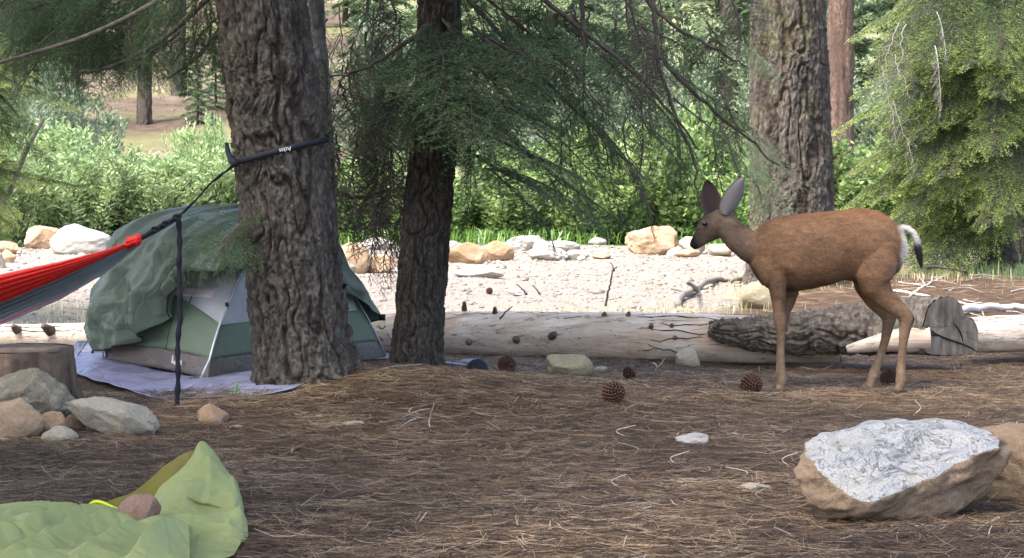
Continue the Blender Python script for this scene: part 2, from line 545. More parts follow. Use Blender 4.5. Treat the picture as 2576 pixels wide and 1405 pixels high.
# long pine needles, in little fans of two or three
nb = 58000
x, y = frustum_pts(nb, 5.9, 13.6, rs)
xb, yb = frustum_pts(5000, 13.6, 21, rs)
x = np.concatenate([x, xb]); y = np.concatenate([y, yb])
ok = duff_ok(x, y) & ~on_tarp(x, y)
x, y = x[ok], y[ok]
n0 = len(x)
head = rs.normal(0, 0.75, n0) + np.where(rs.rand(n0) < 0.35, rs.uniform(0, math.pi, n0), 0)
x = np.repeat(x, 3) + rs.normal(0, 0.007, n0 * 3); y = np.repeat(y, 3) + rs.normal(0, 0.007, n0 * 3)
head = np.repeat(head, 3) + rs.normal(0, 0.14, n0 * 3)
n = len(x)
pal = np.array([(0.026, 0.016, 0.009), (0.062, 0.037, 0.020), (0.110, 0.067, 0.036), (0.17, 0.110, 0.062), (0.27, 0.190, 0.115), (0.38, 0.29, 0.19)])
pi = np.repeat(rs.choice(6, n0, p=[0.26, 0.24, 0.20, 0.15, 0.10, 0.05]), 3)
cols = pal[pi] * rs.uniform(0.75, 1.25, (n, 1)) * 0.9 * (1 + 0.5 * np.clip(fbm(np.stack([x, y, 0 * x], -1) * 0.9, 3, 88), -0.8, 1))[:, None]
strips('pine_needle_litter', x, y, rs.uniform(0, 0.012, n), head, rs.uniform(0.09, 0.19, n), rs.uniform(0.0014, 0.0032, n),
       rs.uniform(0.0, 0.016, n), rs.normal(0, 0.45, n), cols, rs, M['litter'], 'brown fallen pine needles covering the ground', 'needles')

# loose twigs
n = 1500
x, y = frustum_pts(n, 5.9, 13.4, rs)
xb, yb = frustum_pts(700, 13.4, 21, rs)
x = np.concatenate([x, xb]); y = np.concatenate([y, yb])
ok = duff_ok(x, y) & ~on_tarp(x, y); x, y = x[ok], y[ok]; n = len(x)
pal = np.array([(0.10, 0.08, 0.065), (0.20, 0.165, 0.13), (0.34, 0.30, 0.25), (0.46, 0.41, 0.35)])
cols = pal[rs.choice(4, n, p=[0.35, 0.3, 0.25, 0.1])] * rs.uniform(0.8, 1.2, (n, 1))
strips('twig_litter', x, y, rs.uniform(0, 0.012, n), rs.uniform(0, math.pi, n) * 0.6 + rs.normal(0, 0.4, n), rs.uniform(0.05, 0.28, n) ** 1.15, rs.uniform(0.002, 0.0042, n),
       rs.uniform(0.0, 0.03, n), rs.normal(0, 0.7, n), cols, rs, M['litter'], 'small grey dead twigs strewn among the needles', 'twigs', 4)

# bark chips and grit
def chips(name, x, y, size, flat, pal, p, rs, label, cat, lift=0.0):
    n = len(x)
    ico = bmesh.new(); bmesh.ops.create_icosphere(ico, subdivisions=1, radius=1.0)
    bv = np.array([v.co[:] for v in ico.verts]); bf = np.array([[v.index for v in f.verts] for f in ico.faces]); ico.free()
    k = len(bv)
    V = bv[None] * (1 + 0.35 * rs.normal(0, 0.6, (n, k, 1)))
    V = V * (size[:, None, None] * np.stack([rs.uniform(0.7, 1.4, n), rs.uniform(0.7, 1.2, n), rs.uniform(flat * 0.6, flat * 1.3, n)], -1)[:, None, :])
    a = rs.uniform(0, 6.28, n); ca, sa = np.cos(a)[:, None], np.sin(a)[:, None]
    X = V[..., 0] * ca - V[..., 1] * sa + x[:, None]; Y = V[..., 0] * sa + V[..., 1] * ca + y[:, None]
    Z = V[..., 2] + (gz(x, y) + lift)[:, None]
    F = (bf[None] + (np.arange(n) * k)[:, None, None]).reshape(-1, 3)
    pal = np.array(pal)
    C = np.repeat(pal[rs.choice(len(pal), n, p=p)] * rs.uniform(0.8, 1.2, (n, 1)), k, 0)
    o = obj(name, mesh_np(name, np.stack([X, Y, Z], -1).reshape(-1, 3), F, C, False, [M['litter']]))
    return tag(o, label, cat, kind='stuff')

x, y = frustum_pts(16000, 5.9, 13.5, rs); ok = duff_ok(x, y) & ~on_tarp(x, y); x, y = x[ok], y[ok]
w = np.clip(0.4 + vn(np.stack([x, y, 0 * x], -1) * 1.2, 77), 0, 1); ok = rs.rand(len(x)) < w; x, y = x[ok], y[ok]
chips('bark_chips', x, y, rs.uniform(0.003, 0.008, len(x)), 0.35, [(0.20, 0.14, 0.10), (0.36, 0.27, 0.20), (0.09, 0.06, 0.045), (0.50, 0.42, 0.36)],
      [0.4, 0.25, 0.2, 0.15], rs, 'bark chips and cone scraps on the forest floor', 'bark chips', 0.008)
# gravel pebbles
x, y = frustum_pts(18000, 14.6, 27.5, rs, marg=0.8)
d, g_, gn, hl = ground_masks(x, y); ok = (d < 0.35) & (g_ < 0.75 * rs.rand(len(x)) + 0.15); x, y = x[ok], y[ok]
chips('gravel', x, y, rs.uniform(0.008, 0.016, len(x)) * (1 + 2.2 * (rs.rand(len(x)) ** 7)), 0.55,
      [(0.25, 0.222, 0.186), (0.215, 0.188, 0.156), (0.31, 0.28, 0.25), (0.19, 0.155, 0.135), (0.26, 0.21, 0.165)], [0.32, 0.24, 0.2, 0.12, 0.12], rs,
      'pale pinkish river gravel on the open bar', 'gravel')
# dry grass
def grass(name, x, y, h, pal, p, rs, label, lean=0.5, width=0.004):
    n = len(x)
    a = rs.uniform(0, 6.28, n); ln = rs.uniform(0.1, lean, n)
    z = gz(x, y)
    wx, wy = np.cos(a + 1.57) * width, np.sin(a + 1.57) * width
    b = np.stack([x, y, z - 0.005], -1)
    md = np.stack([x + np.cos(a) * h * ln * 0.35, y + np.sin(a) * h * ln * 0.35, z + h * 0.6], -1)
    tp = np.stack([x + np.cos(a) * h * ln, y + np.sin(a) * h * ln, z + h * (1 - 0.3 * ln)], -1)
    W = np.stack([wx, wy, 0 * wx], -1)
    V = np.stack([b - W, b + W, md + W * 0.8, md - W * 0.8, tp], 1).reshape(-1, 3)
    k = (np.arange(n) * 5)[:, None]
    F = np.concatenate([k + np.array([[0, 1, 2]]), k + np.array([[0, 2, 3]]), k + np.array([[3, 2, 4]])], 0)
    pal = np.array(pal)
    C = np.repeat(pal[rs.choice(len(pal), n, p=p)] * rs.uniform(0.75, 1.25, (n, 1)), 5, 0)
    o = obj(name, mesh_np(name, V, F, C, True, [M['leaf']]))
    return tag(o, label, 'grass', kind='stuff')
x, y = frustum_pts(60000, 13.6, 23, rs, marg=0.6)
d, g_, gn, hl = ground_masks(x, y); ok = rs.rand(len(x)) < g_ * 0.9; x, y = x[ok], y[ok]
grass('dry_grass', x, y, rs.uniform(0.03, 0.11, len(x)), [(0.46, 0.40, 0.20), (0.55, 0.48, 0.30), (0.24, 0.27, 0.09), (0.34, 0.33, 0.14)], [0.4, 0.25, 0.15, 0.2], rs,
      'short straw coloured grass in the strip behind the fallen log', 0.9, 0.0025)
# meadow herbs in front of and between the willows
x, y = frustum_pts(66000, 27.9, 38, rs, marg=1.5)
ok = rs.rand(len(x)) < np.clip(0.55 + 0.8 * vn(np.stack([x, y, 0 * x], -1) * 0.6, 61), 0.1, 1); x, y = x[ok], y[ok]
grass('meadow_herbs', x, y, rs.uniform(0.06, 0.30, len(x)), [(0.10, 0.20, 0.035), (0.16, 0.28, 0.05), (0.06, 0.12, 0.025), (0.62, 0.66, 0.50)], [0.44, 0.34, 0.18, 0.04], rs,
      'lush green herbs with pale blossom beyond the gravel bar', 1.6, 0.010)
x, y = frustum_pts(5000, 20.5, 24, rs, marg=1.5)
ok = (x > 4.2) & (rs.rand(len(x)) < 0.8); x, y = x[ok], y[ok]
grass('shade_grass', x, y, rs.uniform(0.06, 0.22, len(x)), [(0.10, 0.19, 0.04), (0.16, 0.26, 0.06), (0.30, 0.30, 0.12)], [0.5, 0.3, 0.2], rs,
      'green grass tufts under the drooping fir', 0.7, 0.004)

# ================================================================ ROCKS
def rock(name, label, base, dims, seed, mat, planes=5, rough=0.10, rot=0.0, fresh=None, group=None, sink=0.12, tilt=(0, 0), sub=5, cat='rock'):
    rr = random.Random(seed)
    bm = bmesh.new(); bmesh.ops.create_icosphere(bm, subdivisions=sub, radius=1.0)
    V = np.array([v.co[:] for v in bm.verts]); F = np.array([[v.index for v in f.verts] for f in bm.faces]); bm.free()
    V = V * (1 + 0.22 * vn(V * 1.1 + seed * 3.1, seed)[:, None])
    fr = np.zeros(len(V))
    for k in range(planes):
        n = np.array([rr.uniform(-1, 1), rr.uniform(-1, 1), rr.uniform(-0.5, 1)]); n /= np.linalg.norm(n)
        d = V @ n - rr.uniform(0.58, 0.88)
        V = V - np.clip(d, 0, None)[:, None] * n * 0.85
    for (n, off) in (fresh or []):
        n = np.array(n, float); n /= np.linalg.norm(n)
        d = V @ n - off - 0.045 * fbm(V * 2.6, 5, seed + 3, 0.55)
        fr = np.maximum(fr, sstep(-0.02, 0.035, d))
        V = V - np.clip(d, 0, None)[:, None] * n * 0.95
    nn = V / np.linalg.norm(V, axis=1, keepdims=True)
    V = V + nn * (rough * 0.55 * fbm(V * 2.2, 4, seed + 7) + rough * 0.22 * fbm(V * 7, 3, seed + 8))[:, None]
    V = V * np.array(dims)
    Mx = Matrix.Rotation(rot, 3, 'Z') @ Matrix.Rotation(tilt[0], 3, 'Y') @ Matrix.Rotation(tilt[1], 3, 'X')
    V = V @ np.array(Mx).T
    V[:, 2] -= V[:, 2].min() + sink * (V[:, 2].max() - V[:, 2].min())
    o = obj(name, mesh_np(name, V, F, None, True, [M[mat]], attr={'fresh': fr}))
    o.location = base
    return tag(o, label, cat, group)

def rock_px(name, label, x0, x1, ytop, ybot, seed, mat, depth=0.8, **kw):
    """a stone whose picture box is known: base on the ground, real size from its distance"""
    b = G((x0 + x1) / 2, ybot)
    w = (x1 - x0) / FPX * b.y / 2
    front = b.copy()
    dpt = w * depth
    b = Vector((b.x * (1 + dpt / b.y), b.y + dpt * 0.85, 0)); b.z = float(gz(b.x, b.y))
    zt = P((x0 + x1) / 2, ytop, b.y).z
    hgt = max(zt - b.z, 0.02)
    sink = kw.pop('sink', 0.15)
    c = hgt / (2 * (1 - sink)) * kw.pop('hk', 1.05)
    return rock(name, label, b, (w * 1.06, dpt, c), seed, mat, sink=sink, **kw)

# the stones heaped beside the stump
rock_px('stone', 'largest grey-green rounded stone of the heap against the stump', -35, 198, 935, 1072, 3, 'grey', 0.8, planes=5, rough=0.12, sub=6)
rock_px('stone', 'smooth tan wedge shaped stone leaning in front of the big grey one', -70, 98, 996, 1112, 12, 'tan', 0.55, planes=6, rough=0.09, sub=6)
rock_px('stone', 'small pale orange pointed stone between the tan wedge and the bluish pebble', 88, 168, 1034, 1102, 21, 'orange', 0.7, planes=4, rough=0.05)
rock_px('stone', 'small dark brown stone tucked behind the bluish pebble', 160, 214, 1040, 1092, 23, 'brownrock', 0.8, planes=4, rough=0.07)
rock_px('stone', 'bluish grey egg shaped pebble in front of the stone heap', 112, 196, 1073, 1117, 31, 'palegrey', 0.7, planes=2, rough=0.05)
rock_px('stone', 'long whitish slab of granite reaching from the heap towards the groundsheet', 172, 396, 985, 1103, 44, 'palegrey', 0.6, planes=9, rough=0.14, tilt=(R(18), 0), hk=0.80)
rock_px('stone', 'tiny tan pebble at the foot of the tan wedge', -5, 26, 1103, 1118, 47, 'tan', 0.7, planes=3, sub=4)
rock_px('stone', 'brown rounded stone below the dangling strap beside the thick trunk', 496, 578, 1020, 1076, 52, 'orange', 0.8, planes=3, rough=0.06)
rock_px('stone', 'small flat white stone lying in the needles near the thick trunk', 578, 612, 1070, 1083, 55, 'white', 0.7, planes=4, sub=4)
rock_px('stone', 'grey flat stone half buried under twigs', 862, 922, 1060, 1076, 56, 'palegrey', 0.7, planes=4, sub=4)
rock_px('stone', 'blocky tan stone sitting before the middle of the fallen log', 1372, 1490, 889, 953, 61, 'greentan', 0.75, planes=5, rough=0.06)
rock_px('stone', 'small pale stone beside the blocky tan one', 1488, 1528, 922, 940, 63, 'palegrey', 0.8, planes=4, sub=4)
rock_px('stone', 'grey-green stone leaning against the log next to a bare twig', 1694, 1768, 881, 930, 66, 'palegrey', 0.7, planes=3, rough=0.06)
rock_px('stone', 'white quartz stone alone on the needles below the deer', 1698, 1784, 1095, 1128, 71, 'white', 0.6, planes=6, rough=0.16)
rock_px('stone', 'thin flat tan stone left of the split boulder', 1852, 1938, 1216, 1240, 73, 'palegrey', 0.6, planes=4, sub=4)
rock_px('stone', 'rounded tan rock half hidden behind the deer foreleg and log', 1858, 1975, 712, 778, 75, 'greentan', 0.7, planes=3, rough=0.06)
# split boulder
bl = G(2255, 1320)
rock('boulder', 'broad split granite boulder with a white broken face and rusty rind', (bl.x + 0.02, bl.y + 0.19, bl.z), (0.375, 0.27, 0.195), 83, 'rind', planes=4, rough=0.15,
     fresh=[((0.24, -0.72, 0.60), 0.44), ((0.55, -0.70, 0.45), 0.64), ((0.0, -0.35, 1.0), 0.52), ((0.5, -0.1, 0.85), 0.60), ((0.2, 0.25, 1.0), 0.68)], sink=0.10, cat='boulder', tilt=(R(-9), 0), sub=6)
b2 = G(2580, 1290)
rock('boulder', 'rounded tan boulder touching the right side of the split one', (b2.x + 0.07, b2.y + 0.30, b2.z), (0.27, 0.24, 0.150), 95, 'rind', planes=5, rough=0.14, sink=0.12, cat='boulder')

# river boulders along the far side of the gravel bar
RB = [
 # x0, x1, ytop, ybot, mat, label
 (5, 78, 574, 612, 'grey', 'dark grey smooth boulder at the willow edge left of the speckled one'),
 (38, 92, 577, 598, 'grey', 'low grey boulder behind the tan block'),
 (66, 152, 569, 627, 'tan', 'tilted tan block between the dark grey boulder and the speckled one'),
 (122, 290, 573, 640, 'white', 'broad white granite boulder with black specks behind the hammock'),
 (-18, 50, 610, 640, 'tan', 'low tan boulder near the frame of the gravel bar by the hammock'),
 (2, 40, 630, 662, 'tan', 'small two toned boulder in front of the low tan one'),
 (-25, 16, 636, 676, 'palegrey', 'rounded tan grey stone beside the two toned boulder'),
 (356, 438, 548, 604, 'tan', 'tan boulder behind the hammock knot'),
 (330, 402, 596, 655, 'tan', 'orange tan boulder under the hammock knot'),
 (248, 330, 672, 700, 'tan', 'flat tan boulder beneath the hammock'),
 (372, 392, 543, 557, 'white', 'small white stone on the bank above the tan boulder'),
 (408, 440, 538, 556, 'white', 'white stone on the bank next to the strap'),
 (845, 930, 612, 690, 'tan', 'tall tan boulder seen between the two trunks'),
 (905, 990, 598, 630, 'white', 'white boulder at the back between the two trunks'),
 (905, 1000, 640, 688, 'tan', 'broad pale tan boulder leaning by the slim trunk'),
 (1122, 1225, 612, 664, 'orange', 'large orange tan boulder right of the slim trunk'),
 (1112, 1170, 606, 630, 'white', 'pale boulder peeking over the large orange tan one'),
 (1215, 1292, 606, 657, 'orange', 'orange boulder with a rounded top beside the large one'),
 (1185, 1228, 640, 664, 'tan', 'small pale stone in front of two orange boulders'),
 (1268, 1372, 592, 632, 'white', 'white peaked boulder behind the orange ones'),
 (1318, 1428, 618, 657, 'white', 'long white flat topped boulder'),
 (1345, 1455, 605, 636, 'white', 'low bluish white slab behind the flat topped boulder'),
 (1420, 1478, 631, 656, 'white', 'smooth pale egg shaped boulder'),
 (1452, 1474, 644, 657, 'white', 'little white pebble at the foot of the pale egg'),
 (1478, 1528, 600, 618, 'white', 'white rock at the meadow edge'),
 (1490, 1538, 636, 653, 'tan', 'low tan pink stone on the gravel'),
 (1566, 1718, 562, 642, 'tan', 'largest smooth tan boulder shaped like a tipped egg'),
 (1676, 1722, 620, 645, 'white', 'small angular white rock in front of the tipped egg boulder'),
 (1700, 1770, 594, 640, 'palegrey', 'pale tan boulder behind the muzzle of the deer'),
 (1702, 1760, 626, 648, 'tan', 'small tan rock under the muzzle of the deer'),
 (1150, 1270, 668, 700, 'white', 'flat whitish boulder sunk in the open gravel'),
 (1270, 1330, 727, 745, 'white', 'small flat white stone in the dry grass behind the log'),
 (840, 900, 655, 700, 'palegrey', 'sunken pale boulder next to the tall tan one'),
 (1775, 1850, 612, 645, 'palegrey', 'pale low boulder behind the throat of the deer'),
]
for i, (x0, x1, yt, yb, mt, lab) in enumerate(RB):
    rock_px('river_boulder' if x1 - x0 > 45 else 'river_stone', lab, x0, x1, yt, yb, 200 + i * 7, mt, 0.7, planes=6 + i % 4, rough=0.09 + 0.03 * (i % 3), sub=4 if x1 - x0 < 60 else 5)

# ================================================================ FALLEN LOGS, STUMP
def m_wood():
    t = NT('bleached_wood')
    c = t.coord((1.2, 9, 9)); c2 = t.coord((0.6, 16, 16)); cc = t.coord()
    n1 = t.noise(c, 2.2, 6, 0.65, 0.4); n2 = t.noise(c2, 6, 5, 0.6); n3 = t.noise(cc, 3, 5, 0.6)
    col = t.ramp(n1, [(0.25, (0.28, 0.21, 0.15)), (0.45, (0.54, 0.455, 0.37)), (0.7, (0.72, 0.65, 0.57))])
    col = t.mix(t.ramp(n3, [(0.48, 0.0), (0.72, 0.75)]), col, (0.46, 0.30, 0.19))
    crack = t.ramp(t.noise(t.coord((0.14, 7.5, 7.5)), 3.0, 3, 0.5, 0.05), [(0.490, 0.0), (0.499, 0.95), (0.508, 0.0)])
    col = t.mix(crack, col, (0.06, 0.045, 0.035))
    h = t.math('SUBTRACT', t.math('MULTIPLY', n2, 0.6), crack)
    t.principled(col, 0.85, t.bump(h, 0.6, 0.01), 0.2)
    return t.m
def m_bark(name, plate, furrow, moss=0.0, lich=0.2, sc=1.0):
    t = NT(name); c = t.coord((1, 1, 0.45)); c2 = t.coord()
    n1 = t.noise(c, 34 * sc, 7, 0.75, 0.3); n2 = t.noise(c2, 110 * sc, 5, 0.7); n3 = t.noise(c2, 2.2, 4, 0.6)
    col = t.ramp(n1, [(0.32, tuple(x * 0.35 for x in plate)), (0.5, plate), (0.66, tuple(min(1, x * 2.1) for x in plate))])
    col = t.mix(t.math('MULTIPLY', t.attr('furrow', True), 0.9), col, furrow)
    col = t.mix(t.ramp(n2, [(0.55, 0.0), (0.7, lich)]), col, tuple(min(1, x * 2.6) for x in plate))
    if moss > 0:
        mo = t.math('MULTIPLY', t.ramp(n1, [(0.45, 0.0), (0.6, 1.0)]), t.ramp(n3, [(0.50, 0.0), (0.66, moss)]))
        col = t.mix(mo, col, (0.20, 0.19, 0.045))
    h = t.math('ADD', t.math('MULTIPLY', n1, 1.0), t.math('MULTIPLY', n2, 0.35))
    t.principled(col, 0.92, t.bump(h, 1.0, 0.02), 0.12)
    return t.m
M['wood'] = m_wood()
M['bark_big'] = m_bark('bark_thick', (0.100, 0.088, 0.074), (0.050, 0.038, 0.030))
M['bark_slim'] = m_bark('bark_dark', (0.084, 0.073, 0.061), (0.046, 0.036, 0.029), sc=1.4)
M['bark_mossy'] = m_bark('bark_mossy', (0.092, 0.081, 0.069), (0.050, 0.040, 0.033), moss=0.5)
M['bark_red'] = m_bark('bark_reddish', (0.125, 0.085, 0.066), (0.08, 0.052, 0.042))
M['bark_pale'] = m_bark('bark_pale_smooth', (0.26, 0.25, 0.235), (0.10, 0.09, 0.085), sc=1.6)
M['bark_log'] = m_bark('bark_log', (0.15, 0.13, 0.11), (0.10, 0.075, 0.06))
M['wood_grey'] = m_plain('weathered_end_grain', (0.135, 0.120, 0.100), 0.95, 0.5, 26, 0.6, 0.004, (1, 1, 0.3), 0.1)
M['wood_stump'] = m_plain('old_stump_wood', (0.115, 0.080, 0.056), 0.9, 0.8, 12, 0.6, 0.01, (1, 1, 0.15))
M['knot_dark'] = m_plain('log_crack', (0.035, 0.026, 0.02), 0.95, 0.3, 30, 0.2)
M['knot'] = m_plain('dark_knot', (0.15, 0.115, 0.09), 0.9, 0.5, 30, 0.5, 0.005)

def trunk_mesh(name, pts, nth, nz, mat, plate=0.09, depth=0.018, seed=0, squash=0.42, flare=None, lump=0.012):
    """bark covered stem through pts [(x,y,z,r)]"""
    path = spline([p[:3] for p in pts], nz)
    rr = np.interp(np.linspace(0, 1, nz + 1), np.linspace(0, 1, len(pts)), [p[3] for p in pts])
    C = np.array([p[:] for p in path])
    T = np.gradient(C, axis=0); T /= np.linalg.norm(T, axis=1, keepdims=True)
    a0 = np.array([0.0, 1.0, 0.0]) if abs(T[0, 1]) < 0.8 else np.array([0, 0, 1.0])
    U = a0[None] - T * (T @ a0)[:, None]; U /= np.linalg.norm(U, axis=1, keepdims=True)
    W = np.cross(T, U)
    th = np.linspace(0, 2 * math.pi, nth, endpoint=False)
    s = np.concatenate([[0], np.cumsum(np.linalg.norm(np.diff(C, axis=0), axis=1))])
    rg = rr[:, None] * np.ones(nth)[None]
    cyl = np.stack([np.cos(th)[None] * rg, np.sin(th)[None] * rg, np.repeat(s[:, None], nth, 1)], -1)
    if flare:
        k = np.exp(-s / flare[1])[:, None]
        rg = rg * (1 + flare[0] * k * (1 + 0.45 * np.sin(th * 5 + seed)[None] + 0.3 * np.sin(th * 3 + 2 * seed)[None]))
    rg = rg * (1 + lump * fbm(cyl * np.array([3, 3, 1.4]), 3, seed + 5))
    w = cyl + 0.035 * np.stack([vn(cyl * 14, seed + 1), vn(cyl * 14, seed + 2), vn(cyl * 14, seed + 3)], -1)
    f1, f2, cid = voro(w * np.array([1, 1, squash]) / plate, seed)
    wv = cyl + 0.03 * np.stack([vn(cyl * 9, seed + 1), vn(cyl * 9, seed + 2), 0 * cyl[..., 0]], -1)
    n1 = np.abs(vn(wv * np.array([1, 1, squash * 0.45]) / (plate * 1.3), seed + 31)); n2 = np.abs(vn(wv * np.array([1, 1, squash * 0.38]) / (plate * 0.55), seed + 32))
    l1 = 1 - sstep(0.0, 0.20, n1); l2 = 1 - sstep(0.0, 0.28, n2)
    e1 = 1 - np.clip(l1 + 0.35 * l2, 0, 1)
    fine = fbm(wv * np.array([1, 1, 0.24]) * 72, 3, seed + 21, 0.7)
    disp = depth * (-1.0 * l1 - 0.40 * l2 + 0.30 * (cid - 0.5) * sstep(0.0, 0.12, f2 - f1)) + min(depth, 0.021) * 0.55 * fine
    rg = rg + disp
    V = C[:, None, :] + rg[..., None] * (np.cos(th)[None, :, None] * U[:, None, :] + np.sin(th)[None, :, None] * W[:, None, :])
    idx = np.arange((nz + 1) * nth).reshape(nz + 1, nth)
    nxt = np.roll(idx, -1, 1)
    F = np.stack([idx[:-1], nxt[:-1], nxt[1:], idx[1:]], -1).reshape(-1, 4)
    return mesh_np(name, V.reshape(-1, 3), F, None, True, [mat], attr={'furrow': (1 - e1).ravel()})

def disc_mesh(name, c, n, u, rx, rz, mat, th=0.012, seg=40, seed=0, outline=None):
    """sawn face: a slightly rough slab with real thickness"""
    c, n, u = Vector(c), Vector(n).normalized(), Vector(u).normalized()
    w = n.cross(u)
    V, F = [], []
    for k in range(seg):
        a = 2 * math.pi * k / seg
        r = 1 + 0.04 * math.sin(3 * a + seed) + 0.03 * math.sin(7 * a + seed * 2)
        if outline: r *= outline(a)
        p = c + u * (math.cos(a) * rx * r) + w * (math.sin(a) * rz * r)
        V += [p - n * th, p]
    for k in range(seg):
        k2 = (k + 1) % seg
        F.append((k * 2, k2 * 2, k2 * 2 + 1, k * 2 + 1))
    b = len(V)
    rings = 5
    rs2 = random.Random(seed)
    for i in range(rings):
        f = 1 - (i + 1) / (rings + 0.6)
        for k in range(seg):
            p = c + (V[k * 2 + 1] - c) * f + n * rs2.uniform(-0.003, 0.003)
            V.append(p)
    prev = [k * 2 + 1 for k in range(seg)]
    for i in range(rings):
        cur = [b + i * seg + k for k in range(seg)]
        for k in range(seg):
            k2 = (k + 1) % seg
            F.append((prev[k], prev[k2], cur[k2], cur[k]))
        prev = cur
    V.append(c.copy())
    for k in range(seg):
        F.append((prev[k], prev[(k + 1) % seg], len(V) - 1))
    mb = MB(); mb.add(V, F)
    return mb.mesh(name, mat)

def log_pts(pl):
    """pixel profile of a lying log: (x, ytop, ybot) -> centre and radius, resting on the ground"""
    out = []
    for (x, yt, yb, Y) in pl:
        r = (yb - yt) / 2 / FPX * Y * 1.02
        c = P(x, (yt + yb) / 2, Y)
        out.append((c.x, Y, c.z, r))
    return out

L1 = log_pts([(-260, 806, 866, 13.9), (60, 803, 866, 13.75), (600, 785, 868, 13.45), (1110, 766, 880, 13.15), (1400, 770, 892, 13.0), (1700, 776, 905, 12.9), (1960, 783, 908, 12.85), (2110, 800, 900, 12.85)])
L1 = [(x, y, float(gz(x, y)) + r * 0.86, r) for (x, y, z, r) in L1]
lg = thing('fallen_log', 'long bleached barkless log with dark knots lying behind tent and trunks', 'log', (L1[4][0], L1[4][1], 0))
def log_mesh(name, pts, nth, nl, mat, seed, rough=0.02):
    m = trunk_mesh(name, pts, nth, nl, mat, plate=0.5, depth=0.004, seed=seed, squash=0.1, lump=rough)
    return m
obj('stem', log_mesh('stem', L1, 56, 420, M['wood'], 3, 0.018), lg)
def knot(px, py, Y, r, l, par, mat, d=(0, -1, 0.5)):
    c = P(px, py, Y); mb = MB(); d = Vector(d).normalized()
    mb.tube([c - d * 0.03, c + d * l * 0.4, c + d * l * 0.8, c + d * l], [r * 1.5, r, r * 0.8, r * 0.45], 8)
    obj('knot', mb.mesh('knot', mat), par)
for (px, py, r, l, dd) in [(1300, 855, 0.022, 0.045, (-0.3, -1, 0.2)), (1390, 845, 0.022, 0.05, (0.3, -1, 0.4)), (1520, 796, 0.016, 0.03, (0, -0.7, 1)), (1580, 795, 0.014, 0.03, (0.2, -0.7, 1)),
                       (1638, 822, 0.014, 0.03, (0, -1, 0.6)), (1690, 820, 0.012, 0.02, (0, -1, 0.6)), (1168, 770, 0.012, 0.03, (0, -0.5, 1)), (1245, 780, 0.012, 0.02, (0, -0.5, 1)), (1698, 850, 0.013, 0.012, (0, -1, 0.2)),
                       (1325, 900, 0.02, 0.03, (0, -1, -0.2)), (1435, 900, 0.02, 0.03, (0, -1, -0.2)), (1180, 860, 0.02, 0.03, (0, -1, 0)), (38, 826, 0.02, 0.04, (-0.3, -1, 0.5)), (120, 828, 0.024, 0.06, (-0.5, -1, 0.6)), (952, 855, 0.02, 0.04, (0, -1, 0))]:
    q = P(px, py, 12.9)
    # nearest log centre along x gives the distance of the wood surface
    k = min(range(len(L1) - 1), key=lambda i: abs((L1[i][0] + L1[i + 1][0]) / 2 - q.x))
    t_ = (q.x - L1[k][0]) / (L1[k + 1][0] - L1[k][0])
    yy = L1[k][1] * (1 - t_) + L1[k + 1][1] * t_; r_ = L1[k][3] * (1 - t_) + L1[k + 1][3] * t_
    zz = L1[k][2] * (1 - t_) + L1[k + 1][2] * t_
    dz = max(-0.9, min(0.9, (P(px, py, yy - r_ * 0.7).z - zz) / r_))
    knot(px, py, yy - r_ * math.sqrt(1 - dz * dz), r, l, lg, M['knot'], dd)
obj('stem_end', disc_mesh('stem_end', Vector(L1[-1][:3]) + Vector((0.004, 0, 0)), (1, 0, 0), (0, 1, 0), L1[-1][3] * 0.9, L1[-1][3] * 0.9, M['wood_grey'], 0.02, 30, 5), lg)

rkc = random.Random(5)
lx, ly, lz, lr = [[q[k] for q in L1] for k in range(4)]
for (pxa, pxb, deg) in [(1115, 1480, 8), (1120, 1400, 34), (1180, 1720, 52), (1250, 1620, -12), (1390, 1900, 22), (1500, 1960, 60), (1440, 1800, 5), (1620, 1990, 40), (1130, 1300, 66), (-20, 210, 30), (-40, 190, 55), (945, 985, 25), (1560, 1760, -22), (1260, 1420, 75)]:
    pts_ = []
    for i in range(31):
        px = pxa + (pxb - pxa) * i / 30
        x_ = xl = (px - CX) / FPX * float(np.interp((px - CX) / FPX * 13.0, lx, ly))
        an = R(deg + 4 * math.sin(i * 0.35 + deg) + 2.0 * math.sin(i * 1.1 + deg * 2) + rkc.uniform(-0.8, 0.8))
        r_ = float(np.interp(x_, lx, lr)) * 1.0
        pts_.append(Vector((x_, float(np.interp(x_, lx, ly)) - math.cos(an) * r_, float(np.interp(x_, lx, lz)) + math.sin(an) * r_)))
    mb = MB(); mb.tube(pts_, [0.0010 + 0.0034 * math.sin(math.pi * i / 30) * rkc.uniform(0.6, 1.1) for i in range(31)], 5)
    obj('crack', mb.mesh('crack', M['knot_dark']), lg)

